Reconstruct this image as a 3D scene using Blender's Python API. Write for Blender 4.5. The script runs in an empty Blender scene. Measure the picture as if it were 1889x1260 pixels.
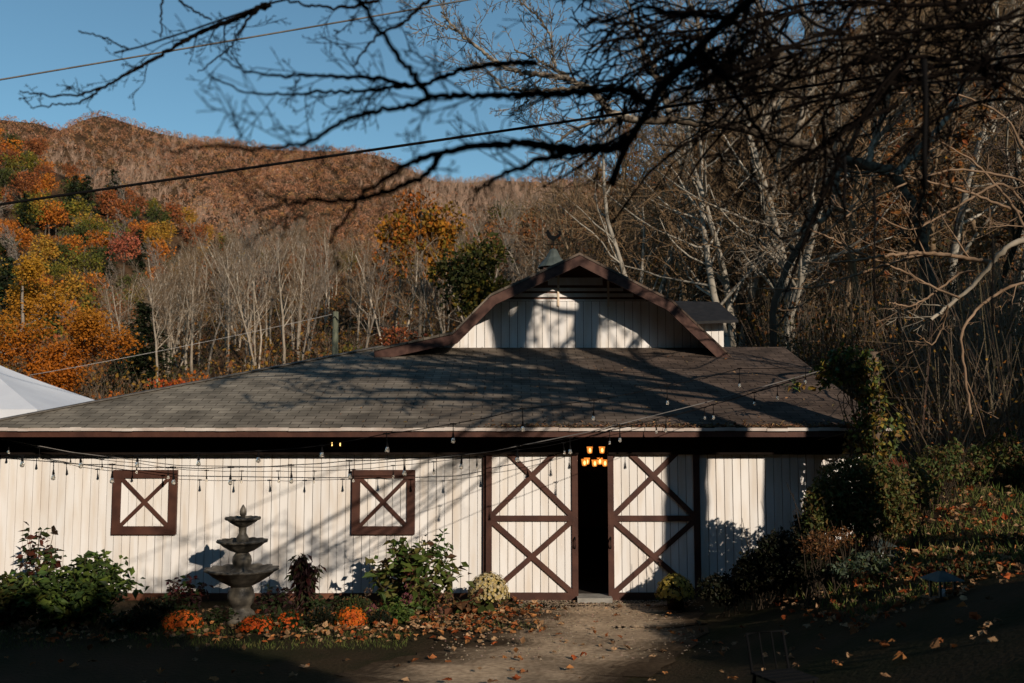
import bpy, math, numpy as np
from mathutils import Vector, Matrix

scene = bpy.context.scene
COL = scene.collection
RAD = math.radians

# ------------------------------------------------------------------ camera
CAM = np.array([0.0, -14.7, 2.48]); TILT = RAD(4.98); FPX = 1836.5
cd = bpy.data.cameras.new('camera'); cam = bpy.data.objects.new('camera', cd); COL.objects.link(cam)
cam.location = CAM; cam.rotation_euler = (math.pi/2 + TILT, 0, 0)
cd.lens = 35; cd.sensor_width = 36; cd.clip_end = 6000; cd.clip_start = 0.05
cd.dof.use_dof = True; cd.dof.focus_distance = 14.9; cd.dof.aperture_fstop = 2.1
scene.camera = cam
# ------------------------------------------------------------------ light
SUN_AZ, SUN_EL = 30.0, 20.0            # degrees right of the wall normal (behind the camera), above the horizon
w = bpy.data.worlds.new('World'); scene.world = w; w.use_nodes = True
nt = w.node_tree; bg = nt.nodes['Background']; sky = nt.nodes.new('ShaderNodeTexSky')
sky.sky_type = 'NISHITA'; sky.sun_disc = False; sky.sun_elevation = RAD(SUN_EL); sky.sun_rotation = RAD(180 - SUN_AZ)
sky.air_density = 1.0; sky.dust_density = 0.0; sky.ozone_density = 2.0; sky.altitude = 900
tint = nt.nodes.new('ShaderNodeMix'); tint.data_type = 'RGBA'; tint.blend_type = 'MULTIPLY'; tint.inputs['Factor'].default_value = 1
tint.inputs['B'].default_value = (0.85, 1.08, 1.0, 1); nt.links.new(sky.outputs[0], tint.inputs['A'])
nt.links.new(tint.outputs['Result'], bg.inputs[0]); bg.inputs[1].default_value = 0.125
sd = bpy.data.lights.new('sun', 'SUN'); sun = bpy.data.objects.new('sun', sd); COL.objects.link(sun)
sd.energy = 5.0; sd.angle = RAD(0.42); sd.color = (1.0, 0.88, 0.74)
L = Vector((math.sin(RAD(SUN_AZ))*math.cos(RAD(SUN_EL)), -math.cos(RAD(SUN_AZ))*math.cos(RAD(SUN_EL)), math.sin(RAD(SUN_EL))))
sun.rotation_euler = L.to_track_quat('Z', 'Y').to_euler(); sun.location = (20, -30, 20)
scene.view_settings.view_transform = 'Standard'; scene.view_settings.look = 'None'
scene.view_settings.exposure = -0.28; scene.view_settings.gamma = 1.0
scene.cycles.max_bounces = 5; scene.cycles.diffuse_bounces = 2; scene.cycles.glossy_bounces = 2
scene.cycles.transmission_bounces = 4; scene.cycles.transparent_max_bounces = 6

# ------------------------------------------------------------------ helpers
def W(px, py, Y):
    """the world point seen at photo pixel (px, py) and standing at depth Y"""
    xc = (px - 944.5)/FPX; yc = (630 - py)/FPX; c, s_ = math.cos(TILT), math.sin(TILT)
    k = (Y - CAM[1])/(c - yc*s_)
    return np.array([k*xc, Y, CAM[2] + k*(s_ + yc*c)])
def WX(px, Y): return W(px, 790, Y)[0]
def WZ(py, Y): return W(944, py, Y)[2]
def sstep(a, b, x):
    t = np.clip((np.asarray(x, float) - a)/(b - a), 0, 1); return t*t*(3 - 2*t)
def hterr(X, Y):
    X = np.asarray(X, float); Y = np.asarray(Y, float)
    bank = 1.2*sstep(2.0, 6.4, X + 0.2*np.clip(-Y - 1, 0, 5) - 0.3*np.clip(Y - 1, 0, 4)) + 0.06*np.clip(X - 5.5, 0, 6) + 0.13*np.clip(Y + 1.8, 0, 6)*sstep(5.2, 7.0, X)
    rise = 0.85*sstep(4, 13, -Y)
    up = 0.13*np.clip(X - 8.5, 0, 60)*sstep(-14, 2, Y)
    ridge = np.interp(X, [-80, -45, -25, -4, 12, 30, 56, 120], [0, 3, 10, 19, 25, 36, 52, 74])
    hill = ridge*np.clip((Y - 13)/82, 0, 1)**1.08 - 0.12*np.clip(Y - 97, 0, 400)*(ridge > 0.5)
    val = 5.0*sstep(16, 110, Y)*sstep(5, -15, X) + 0.03*np.clip(Y-20,0,300)*sstep(0,-30,X)
    return np.maximum(bank + rise + up + np.maximum(hill, 0) , 0) + val
def H(x, y): return float(hterr(x, y))

class MB:
    def __init__(s): s.V = []; s.F = []; s.C = []; s.n = 0; s.sm = []
    def add(s, V, F, col=(0.5, 0.5, 0.5), smooth=False):
        V = np.asarray(V, float).reshape(-1, 3); s.V.append(V)
        for f in F:
            s.F.append(np.asarray(f) + s.n)
        s.C.append(np.tile(np.asarray(col, float)[:3], (len(F), 1))); s.sm.append(np.full(len(F), smooth)); s.n += len(V)
    def quads(s, Q, C, smooth=False):
        Q = np.asarray(Q, float); m, k = Q.shape[:2]
        if m == 0: return
        s.V.append(Q.reshape(-1, 3)); idx = np.arange(m*k).reshape(m, k) + s.n
        s.F.append(idx); s.C.append(np.broadcast_to(np.asarray(C, float), (m, 3))); s.sm.append(np.full(m, smooth)); s.n += m*k
    def grid(s, V, F, col, smooth=True):
        V = np.asarray(V, float).reshape(-1, 3); F = np.asarray(F); s.V.append(V); s.F.append(F + s.n)
        s.C.append(np.broadcast_to(np.asarray(col, float), (len(F), 3))); s.sm.append(np.full(len(F), smooth)); s.n += len(V)
    def box(s, lo, hi, col=(0.5, 0.5, 0.5)):
        x0, y0, z0 = lo; x1, y1, z1 = hi
        V = [(x0,y0,z0),(x1,y0,z0),(x1,y1,z0),(x0,y1,z0),(x0,y0,z1),(x1,y0,z1),(x1,y1,z1),(x0,y1,z1)]
        s.add(V, [(0,3,2,1),(4,5,6,7),(0,1,5,4),(1,2,6,5),(2,3,7,6),(3,0,4,7)], col)
    def beam(s, a, b, wd, th, col=(0.5, 0.5, 0.5), nrm=(0, -1, 0)):
        a = np.array(a, float); b = np.array(b, float); t = (b - a)/np.linalg.norm(b - a); n = np.array(nrm, float)
        n = n - t*np.dot(n, t); n /= np.linalg.norm(n); u = np.cross(t, n)
        V = [p + u*su*wd/2 + n*sn*th/2 for p in (a, b) for su, sn in ((-1,-1),(1,-1),(1,1),(-1,1))]
        s.add(V, [(0,3,2,1),(4,5,6,7),(0,1,5,4),(1,2,6,5),(2,3,7,6),(3,0,4,7)], col)
    def tube(s, P, R, k=5, col=(0.5, 0.5, 0.5), cap=False, smooth=True):
        P = np.asarray(P, float); n = len(P); R = np.broadcast_to(np.asarray(R, float), (n,))
        T = np.gradient(P, axis=0); T /= np.linalg.norm(T, axis=1)[:, None] + 1e-9
        ref = np.array([0, 0, 1.0]) if abs(T[:, 2]).mean() < 0.8 else np.array([1.0, 0, 0])
        U = np.cross(T, ref); U /= np.linalg.norm(U, axis=1)[:, None] + 1e-9; Vv = np.cross(T, U)
        a = np.arange(k)*2*math.pi/k
        ring = P[:, None] + R[:, None, None]*(np.cos(a)[None, :, None]*U[:, None] + np.sin(a)[None, :, None]*Vv[:, None])
        i = np.arange(n - 1)[:, None]*k; j = np.arange(k)[None]; j2 = (j + 1) % k
        F = np.stack([i + j, i + j2, i + k + j2, i + k + j], -1).reshape(-1, 4)
        s.grid(ring, F, col, smooth)
        if cap:
            s.F.append(np.arange(k)[::-1] + s.n - n*k); s.F.append(np.arange(k) + s.n - k)
            s.C.append(np.tile(np.asarray(col, float), (2, 1))); s.sm.append(np.full(2, False))
    def lathe(s, prof, k=24, c=(0, 0, 0), col=(0.5, 0.5, 0.5), wob=None, smooth=True):
        prof = np.asarray(prof, float); a = np.arange(k)*2*math.pi/k
        r = prof[:, 0][:, None]*np.ones(k)[None]; z = prof[:, 1][:, None]*np.ones(k)[None]
        if wob is not None:
            amt, cnt = wob; m = amt[:, None]*np.cos(a*cnt)[None]; r = r*(1 + m); z = z + 0.25*m*r
        V = np.stack([r*np.cos(a) + c[0], r*np.sin(a) + c[1], z + c[2]], -1)
        n = len(prof); i = np.arange(n - 1)[:, None]*k; j = np.arange(k)[None]; j2 = (j + 1) % k
        s.grid(V, np.stack([i + j, i + j2, i + k + j2, i + k + j], -1).reshape(-1, 4), col, smooth)
    def leaves(s, P, D, size, col, rng, ratio=0.5, fold=0.15, up=None):
        """diamond leaves: base at P, pointing along D"""
        P = np.asarray(P, float); m = len(P); D = np.asarray(D, float)
        D = D/(np.linalg.norm(D, axis=1)[:, None] + 1e-9); size = np.broadcast_to(np.asarray(size, float), (m,))[:, None]
        N = rng.normal(size=(m, 3)) if up is None else np.tile(np.array([0, 0, 1.0]), (m, 1)) + up*rng.normal(size=(m, 3))
        S = np.cross(D, N); S /= np.linalg.norm(S, axis=1)[:, None] + 1e-9; N = np.cross(S, D)
        mid = P + D*size*0.45
        Q = np.stack([P, mid + S*size*ratio/2 + N*size*fold, P + D*size, mid - S*size*ratio/2 + N*size*fold], 1)
        s.quads(Q, col)
    def build(s, name, m=None, parent=None, loc=None, shade=None):
        me = bpy.data.meshes.new(name)
        V = np.concatenate(s.V) if s.V else np.zeros((0, 3))
        if loc is not None: V = V - np.asarray(loc, float)
        tot = []; idx = []
        for f in s.F:
            f = np.asarray(f)
            if f.ndim == 1: idx.append(f); tot.append(np.array([len(f)]))
            else: idx.append(f.ravel()); tot.append(np.full(len(f), f.shape[1]))
        idx = np.concatenate(idx).astype(np.int32); tot = np.concatenate(tot).astype(np.int32)
        me.vertices.add(len(V)); me.vertices.foreach_set('co', V.astype(np.float32).ravel())
        me.loops.add(len(idx)); me.loops.foreach_set('vertex_index', idx)
        me.polygons.add(len(tot)); st = np.concatenate([[0], np.cumsum(tot)[:-1]]).astype(np.int32)
        me.polygons.foreach_set('loop_start', st); me.polygons.foreach_set('loop_total', tot)
        me.polygons.foreach_set('use_smooth', np.concatenate(s.sm) if shade is None else np.full(len(tot), shade))
        me.update(calc_edges=True)
        C = np.concatenate(s.C); at = me.attributes.new('Col', 'FLOAT_COLOR', 'FACE')
        at.data.foreach_set('color', np.concatenate([C, np.ones((len(C), 1))], 1).astype(np.float32).ravel())
        if m: me.materials.append(m)
        o = bpy.data.objects.new(name, me); COL.objects.link(o)
        if parent is not None: o.parent = parent
        if loc is not None: o.location = loc
        return o
def jit(rng, base, m, a=0.25, b=0.12):
    base = np.asarray(base, float)
    return np.clip(base*(1 + a*rng.normal(size=(m, 1)))*(1 + b*rng.normal(size=(m, 3))), 0.003, 0.95)
def tag(o, label=None, cat=None, group=None, kind=None):
    if label: o['label'] = label
    if cat: o['category'] = cat
    if group: o['group'] = group
    if kind: o['kind'] = kind
    return o
def thing(name, label, cat, loc=(0, 0, 0), rz=0.0, group=None, sc=1.0):
    o = bpy.data.objects.new(name, None); COL.objects.link(o); o.empty_display_size = 0.2
    o.location = loc; o.rotation_euler = (0, 0, rz); o.scale = (sc, sc, sc)
    return tag(o, label, cat, group)
def dup(src, loc, rz=0.0, sc=1.0, label=None, group=None):
    r = src.copy(); COL.objects.link(r); r.location = loc; r.rotation_euler = (0, 0, rz)
    r.scale = (sc, sc, sc) if np.isscalar(sc) else sc
    if label: r['label'] = label
    if group: r['group'] = group
    for ch in list(src.children):
        c = ch.copy(); COL.objects.link(c); c.parent = r
        for g in list(ch.children):
            e = g.copy(); COL.objects.link(e); e.parent = c
    return r

# ------------------------------------------------------------------ materials
def mat(name, col=(0.5, 0.5, 0.5), col2=None, rough=0.75, scale=6.0, stretch=(1, 1, 1), bump=0.0, bscale=None,
        attr=False, trans=0.0, scale2=0.0, spec=0.25, metal=0.0, detail=6.0, lo=0.35, hi=0.65, bdist=0.01):
    m = bpy.data.materials.new(name); m.use_nodes = True; t = m.node_tree; N = t.nodes; K = t.links
    b = N['Principled BSDF']; b.inputs['Roughness'].default_value = rough
    b.inputs['Specular IOR Level'].default_value = spec; b.inputs['Metallic'].default_value = metal
    tc = N.new('ShaderNodeTexCoord'); mp = N.new('ShaderNodeMapping'); mp.inputs['Scale'].default_value = stretch
    K.new(tc.outputs['Object'], mp.inputs['Vector'])
    nz = N.new('ShaderNodeTexNoise'); nz.inputs['Scale'].default_value = scale; nz.inputs['Detail'].default_value = detail
    K.new(mp.outputs['Vector'], nz.inputs['Vector'])
    rp = N.new('ShaderNodeMapRange'); rp.inputs['From Min'].default_value = lo; rp.inputs['From Max'].default_value = hi
    K.new(nz.outputs['Fac'], rp.inputs['Value'])
    mx = N.new('ShaderNodeMix'); mx.data_type = 'RGBA'
    mx.inputs['A'].default_value = (*col, 1); mx.inputs['B'].default_value = (*(col2 or col), 1)
    K.new(rp.outputs['Result'], mx.inputs['Factor']); out = mx.outputs['Result']
    if attr:
        a = N.new('ShaderNodeAttribute'); a.attribute_name = 'Col'
        mu = N.new('ShaderNodeMix'); mu.data_type = 'RGBA'; mu.blend_type = 'MULTIPLY'; mu.inputs['Factor'].default_value = 1
        K.new(a.outputs['Color'], mu.inputs['A']); K.new(out, mu.inputs['B']); out = mu.outputs['Result']
    if scale2:
        n2 = N.new('ShaderNodeTexNoise'); n2.inputs['Scale'].default_value = scale2; n2.inputs['Detail'].default_value = 7; K.new(tc.outputs['Object'], n2.inputs['Vector'])
        r2 = N.new('ShaderNodeMapRange'); r2.inputs['From Min'].default_value = 0.33; r2.inputs['From Max'].default_value = 0.66; r2.inputs['To Min'].default_value = 0.55; r2.inputs['To Max'].default_value = 1.2
        K.new(n2.outputs['Fac'], r2.inputs['Value']); vs_ = N.new('ShaderNodeVectorMath'); vs_.operation = 'SCALE'; K.new(out, vs_.inputs[0]); K.new(r2.outputs[0], vs_.inputs['Scale']); out = vs_.outputs[0]
    K.new(out, b.inputs['Base Color'])
    if bump:
        bn = N.new('ShaderNodeTexNoise'); bn.inputs['Scale'].default_value = bscale or scale*4; bn.inputs['Detail'].default_value = 5
        K.new(mp.outputs['Vector'], bn.inputs['Vector'])
        bp = N.new('ShaderNodeBump'); bp.inputs['Strength'].default_value = bump; bp.inputs['Distance'].default_value = bdist
        K.new(bn.outputs['Fac'], bp.inputs['Height']); K.new(bp.outputs['Normal'], b.inputs['Normal'])
    if trans:
        tr = N.new('ShaderNodeBsdfTranslucent'); K.new(out, tr.inputs['Color'])
        ms = N.new('ShaderNodeMixShader'); ms.inputs[0].default_value = trans
        K.new(b.outputs[0], ms.inputs[1]); K.new(tr.outputs[0], ms.inputs[2]); K.new(ms.outputs[0], N['Material Output'].inputs['Surface'])
    m['out'] = 1
    return m
W1 = (1, 1, 1)
M_leaf = mat('leaf', W1, (0.82, 0.82, 0.82), attr=True, trans=0.25, rough=0.55, scale=3, spec=0.2)
M_leafd = mat('leaf_dull', W1, (0.8, 0.8, 0.8), attr=True, trans=0.1, rough=0.7, scale=3, spec=0.1)
M_bark = mat('bark', W1, (0.6, 0.58, 0.55), attr=True, rough=0.9, scale=5, stretch=(1, 1, 0.35), bump=0.5, spec=0.02)
M_lichen = mat('lichen_bark', (0.3, 0.25, 0.19), (0.07, 0.05, 0.035), rough=0.9, scale=7, bump=0.7, bscale=18, spec=0.1, lo=0.4, hi=0.6)
M_white = mat('white_paint', W1, (0.87, 0.8, 0.72), attr=True, rough=0.65, scale=2.2, stretch=(3, 1, 0.5), bump=0.12, bscale=30, lo=0.42, hi=0.72)
M_gap = mat('board_gap', (0.13, 0.06, 0.04), (0.2, 0.1, 0.07), rough=0.9)
M_brown = mat('brown_paint', (0.085, 0.034, 0.022), (0.05, 0.02, 0.014), rough=0.6, scale=5, stretch=(1, 1, 1), bump=0.25, bscale=40)
M_rake = mat('weathered_rake', (0.1, 0.05, 0.036), (0.045, 0.02, 0.015), rough=0.75, scale=7, bump=0.3, bscale=40)
M_dark = mat('dark_stain_and_shade', (0.016, 0.011, 0.009), (0.008, 0.006, 0.005), rough=0.95, scale=6, spec=0.03)  # on the strip below the eave this near-black paints in shade
M_drip = mat('drip_edge', (0.62, 0.56, 0.5), (0.4, 0.32, 0.27), rough=0.5, scale=2.5, detail=9)
M_conc = mat('concrete', (0.34, 0.32, 0.28), (0.24, 0.22, 0.19), rough=0.9, scale=8, bump=0.2)
M_stone = mat('fountain_stone', (0.15, 0.13, 0.1), (0.035, 0.03, 0.024), rough=0.5, scale=9, bump=0.5, bscale=45, spec=0.4)
M_metal = mat('grey_metal', (0.07, 0.09, 0.083), (0.035, 0.043, 0.04), rough=0.5, scale=10, metal=0.3)
M_iron = mat('dark_iron', (0.005, 0.005, 0.006), (0.004, 0.004, 0.004), rough=0.9, scale=10, spec=0.1)
M_cone = mat('cupola_metal', (0.085, 0.1, 0.09), (0.05, 0.058, 0.05), rough=0.6, scale=5)
M_wire = mat('black_rubber', (0.007, 0.0065, 0.0065), rough=0.8, spec=0.05)
M_cable = mat('grey_cable', (0.22, 0.2, 0.185), (0.1, 0.095, 0.09), rough=0.6, scale=3)
M_tent = mat('white_canvas', (0.85, 0.86, 0.88), (0.78, 0.79, 0.82), rough=0.7, scale=1.2, trans=0.2)
M_wood = mat('grey_wood', (0.14, 0.1, 0.07), (0.06, 0.042, 0.03), rough=0.9, scale=3, stretch=(4, 4, 0.6), bump=0.4)
M_pole = mat('pole_wood', (0.15, 0.15, 0.1), (0.08, 0.085, 0.055), rough=0.9, scale=3, stretch=(4, 4, 0.5), bump=0.4)
M_pot = mat('plastic_pot', (0.03, 0.016, 0.012), (0.02, 0.012, 0.01), rough=0.5)
M_floor = mat('barn_floor', (0.06, 0.045, 0.035), (0.03, 0.025, 0.02), rough=0.9)
M_soil = mat('ground_soil', (0.05, 0.032, 0.018), (0.022, 0.022, 0.009), rough=0.95, scale=0.9, bump=0.9, bscale=22, detail=10, spec=0.05, bdist=0.03)
M_path = mat('gravel', W1, (0.55, 0.52, 0.5), attr=True, rough=0.95, scale=16.0, lo=0.3, hi=0.7, scale2=1.3, bump=1.0, bscale=70, detail=12, spec=0.05, bdist=0.012)
M_litter = mat('leaf_litter', (0.1, 0.055, 0.028), (0.04, 0.024, 0.014), rough=0.95, scale=0.25, detail=10, spec=0.03)
def glass_mat():
    m = bpy.data.materials.new('bulb_glass'); m.use_nodes = True; b = m.node_tree.nodes['Principled BSDF']
    b.inputs['Base Color'].default_value = (0.95, 0.9, 0.8, 1); b.inputs['Roughness'].default_value = 0.03
    b.inputs['Transmission Weight'].default_value = 0.85; b.inputs['IOR'].default_value = 1.3; return m
M_glass = glass_mat()
def emit_mat(name, col, st):
    m = bpy.data.materials.new(name); m.use_nodes = True; b = m.node_tree.nodes['Principled BSDF']
    b.inputs['Base Color'].default_value = (*col, 1); b.inputs['Emission Color'].default_value = (*col, 1)
    b.inputs['Emission Strength'].default_value = st; return m
M_amber = emit_mat('amber_glass', (1.0, 0.33, 0.05), 1.0)
M_flame = emit_mat('lamp_core', (1.0, 0.62, 0.2), 3.2)
def shingle_mat():
    m = bpy.data.materials.new('shingles'); m.use_nodes = True; t = m.node_tree; N = t.nodes; K = t.links; b = N['Principled BSDF']
    b.inputs['Roughness'].default_value = 0.9; b.inputs['Specular IOR Level'].default_value = 0.12
    tc = N.new('ShaderNodeTexCoord'); br = N.new('ShaderNodeTexBrick'); K.new(tc.outputs['Object'], br.inputs['Vector'])
    br.inputs['Scale'].default_value = 1; br.inputs['Brick Width'].default_value = 0.3; br.inputs['Row Height'].default_value = 0.14
    br.inputs['Mortar Size'].default_value = 0.008; br.inputs['Mortar Smooth'].default_value = 0.3; br.inputs['Bias'].default_value = -0.1
    br.inputs['Color1'].default_value = (1, 1, 1, 1); br.inputs['Color2'].default_value = (0.66, 0.66, 0.66, 1); br.inputs['Mortar'].default_value = (0.28, 0.26, 0.25, 1)
    sx = N.new('ShaderNodeSeparateXYZ'); K.new(tc.outputs['Object'], sx.inputs[0])
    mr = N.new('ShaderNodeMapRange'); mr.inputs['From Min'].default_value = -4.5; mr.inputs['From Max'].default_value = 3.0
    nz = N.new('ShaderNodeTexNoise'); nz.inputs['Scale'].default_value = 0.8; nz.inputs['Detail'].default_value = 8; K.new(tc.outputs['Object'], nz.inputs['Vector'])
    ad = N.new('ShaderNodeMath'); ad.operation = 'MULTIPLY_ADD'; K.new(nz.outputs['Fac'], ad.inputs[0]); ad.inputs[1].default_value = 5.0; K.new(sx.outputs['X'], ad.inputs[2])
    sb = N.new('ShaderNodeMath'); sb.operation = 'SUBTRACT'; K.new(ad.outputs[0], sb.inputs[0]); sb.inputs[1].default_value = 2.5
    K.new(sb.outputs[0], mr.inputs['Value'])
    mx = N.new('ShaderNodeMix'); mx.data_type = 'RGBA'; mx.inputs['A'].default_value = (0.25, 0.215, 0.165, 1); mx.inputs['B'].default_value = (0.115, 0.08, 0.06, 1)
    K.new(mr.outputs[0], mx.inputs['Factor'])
    n2 = N.new('ShaderNodeTexNoise'); n2.inputs['Scale'].default_value = 2.2; n2.inputs['Detail'].default_value = 9; K.new(tc.outputs['Object'], n2.inputs['Vector'])
    m2 = N.new('ShaderNodeMapRange'); m2.inputs['From Min'].default_value = 0.35; m2.inputs['From Max'].default_value = 0.68; m2.inputs['To Min'].default_value = 0.6; m2.inputs['To Max'].default_value = 1.25
    K.new(n2.outputs['Fac'], m2.inputs['Value'])
    mu = N.new('ShaderNodeMix'); mu.data_type = 'RGBA'; mu.blend_type = 'MULTIPLY'; mu.inputs['Factor'].default_value = 1
    K.new(mx.outputs['Result'], mu.inputs['A']); K.new(br.outputs['Color'], mu.inputs['B'])
    mv = N.new('ShaderNodeVectorMath'); mv.operation = 'SCALE'; K.new(mu.outputs['Result'], mv.inputs[0]); K.new(m2.outputs[0], mv.inputs['Scale'])
    K.new(mv.outputs[0], b.inputs['Base Color'])
    bp = N.new('ShaderNodeBump'); bp.inputs['Strength'].default_value = 0.6; bp.inputs['Distance'].default_value = 0.01
    K.new(br.outputs['Fac'], bp.inputs['Height']); bp.invert = True; K.new(bp.outputs[0], b.inputs['Normal']); return m
M_shingle = shingle_mat()
# ================================================================== terrain
def spaced(lo, hi, fine_lo, fine_hi, step, grow=1.12):
    a = list(np.arange(fine_lo, fine_hi + 1e-6, step)); d = step
    while a[-1] < hi: d *= grow; a.append(min(a[-1] + d, hi))
    d = step; b = []; x = fine_lo
    while x > lo: d *= grow; x = max(x - d, lo); b.append(x)
    return np.array(b[::-1] + a)
def sheet(name, xs, ys, fz, m, kind='structure'):
    X, Y = np.meshgrid(xs, ys); Z = fz(X, Y); mb = MB(); nx = len(xs)
    i = np.arange(len(ys) - 1)[:, None]*nx; j = np.arange(nx - 1)[None]
    mb.grid(np.stack([X, Y, Z], -1), np.stack([i + j, i + j + 1, i + nx + j + 1, i + nx + j], -1).reshape(-1, 4), W1)
    return tag(mb.build(name, m), kind=kind)
rg = np.random.default_rng(5)
def bumps(X, Y): return 0.02*np.sin(X*2.1 + 1.3*np.sin(Y*1.7))*np.sin(Y*2.6 + X)*sstep(2.6, 4, X)
sheet('ground', spaced(-3000, 3000, -12, 12, 0.2), spaced(-1500, 4000, -13, 2, 0.2, 1.1), lambda X, Y: hterr(X, Y) + bumps(X, Y), M_soil)
# hillside leaf litter on the slope behind the barn
sheet('hillside', np.arange(-60, 121, 2.5), np.arange(16, 141, 2.5), lambda X, Y: hterr(X, Y) + 0.06, M_litter)
# gravel path: from the door, spreading into the drive in front
def Gp(px, py, z=0.0):
    D = (CAM[2] - z)/((py - 790)/FPX); p = W(px, py, CAM[1] + D); return p[:2]
Lb = [Gp(*p) for p in ((985, 1107), (945, 1140), (870, 1178), (740, 1200), (640, 1225), (600, 1262))] + [np.array([-3.0, -6.5]), np.array([-7, -8.5]), np.array([-30, -9.5])]
Rb = [Gp(*p) for p in ((1262, 1107), (1290, 1140), (1300, 1178), (1240, 1215), (1120, 1262))] + [np.array([-1, -7.5]), np.array([-4, -9.5]), np.array([-30, -12.0])]
def path_sheet():
    Lx = np.array(Lb); Rx = np.array(Rb); n = 150
    def along(P, n):
        d = np.r_[0, np.cumsum(np.linalg.norm(np.diff(P, axis=0), axis=1))]; t = np.linspace(0, 1, n)**1.5*d[-1]
        return np.stack([np.interp(t, d, P[:, k]) for k in (0, 1)], 1)
    A = along(Lx, n); B = along(Rx, n); A[1:] += rg.normal(size=(n-1, 2))*0.07; B[1:] += rg.normal(size=(n-1, 2))*0.07; m = 70; u = np.linspace(0, 1, m)
    G = A[:, None]*(1 - u)[None, :, None] + B[:, None]*u[None, :, None]
    Z = hterr(G[..., 0], G[..., 1]) + bumps(G[..., 0], G[..., 1]) + 0.012; mb = MB()
    i = np.arange(n - 1)[:, None]*m; j = np.arange(m - 1)[None]
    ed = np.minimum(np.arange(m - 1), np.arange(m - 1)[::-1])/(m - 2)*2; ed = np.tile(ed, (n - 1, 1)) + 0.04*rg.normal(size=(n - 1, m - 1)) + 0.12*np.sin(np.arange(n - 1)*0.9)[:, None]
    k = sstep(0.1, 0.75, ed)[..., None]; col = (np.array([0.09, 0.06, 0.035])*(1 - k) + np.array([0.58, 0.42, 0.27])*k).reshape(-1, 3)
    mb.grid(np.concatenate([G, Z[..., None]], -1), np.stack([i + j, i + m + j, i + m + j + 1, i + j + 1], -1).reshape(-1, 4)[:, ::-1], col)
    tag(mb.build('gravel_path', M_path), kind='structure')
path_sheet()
# hills: a ridge drawn at a real distance, sloping down towards us and away behind
def hill(name, ridge, Dr, Db, zb, seed, rough, back=1.5):
    rr = np.random.default_rng(seed); px = np.linspace(ridge[0][0], ridge[-1][0], 150)
    py = np.interp(px, [r[0] for r in ridge], [r[1] for r in ridge])
    vs = np.r_[np.linspace(0, 1, 40), 1.15, 1.4, 1.8]; G = np.zeros((len(vs), len(px), 3))
    ph = rr.uniform(0, 6, 8)
    for a, v in enumerate(vs):
        D = Db + (Dr - Db)*v
        zr = CAM[2] + (790 - py)/FPX*Dr
        z = zb + (zr - zb)*(v**1.15 if v <= 1 else 1 - back*(v - 1))
        x = (px - 944.5)/FPX*(Dr*0.55 + D*0.45)
        nz = rough*math.sin(min(v, 1)*math.pi)*(np.sin(px*0.011 + ph[0] + 3*v) + 0.6*np.sin(px*0.027 + ph[1] - 4*v) + 0.4*np.sin(px*0.05 + 9*v + ph[2]))
        G[a] = np.stack([x, np.full_like(x, CAM[1] + D), z + nz], 1)
    n = len(px); mb = MB(); i = np.arange(len(vs) - 1)[:, None]*n; j = np.arange(n - 1)[None]
    mb.grid(G, np.stack([i + j, i + j + 1, i + n + j + 1, i + n + j], -1).reshape(-1, 4), W1)
    tag(mb.build(name, M_litter), kind='structure'); return G
RIDGE_FAR = [(-700, 330), (-300, 240), (-60, 205), (0, 212), (50, 217), (95, 232), (130, 212), (170, 200), (215, 215), (270, 234), (350, 250), (420, 256), (500, 268), (560, 270), (640, 270), (700, 280), (740, 300), (800, 328), (860, 332), (905, 326), (1000, 330), (1200, 335), (1600, 360), (2400, 380)]
G_far = hill('mountain', RIDGE_FAR, 950, 330, 5, 3, 14)
RIDGE_MID = [(-500, 260), (-200, 250), (0, 278), (60, 300), (120, 325), (190, 362), (260, 388), (330, 420), (400, 470), (480, 530), (600, 600), (760, 640), (1000, 660)]
G_mid = hill('wooded_hill', RIDGE_MID, 330, 120, 4, 4, 4)
def proj(P):
    P = np.asarray(P) - CAM; c, s_ = math.cos(TILT), math.sin(TILT)
    f = P[..., 1]*c + P[..., 2]*s_; u = -P[..., 1]*s_ + P[..., 2]*c
    return 944.5 + P[..., 0]/f*FPX, 630 - u/f*FPX
def sample_grid(G, rng, n, vmax=40):
    a = rng.uniform(0, min(vmax, G.shape[0] - 1) - 1.001, n); b = rng.uniform(0, G.shape[1] - 1.001, n)
    i, j = a.astype(int), b.astype(int); fa, fb = (a - i)[:, None], (b - j)[:, None]
    return G[i, j]*(1-fa)*(1-fb) + G[i+1, j]*fa*(1-fb) + G[i, j+1]*(1-fa)*fb + G[i+1, j+1]*fa*fb
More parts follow.
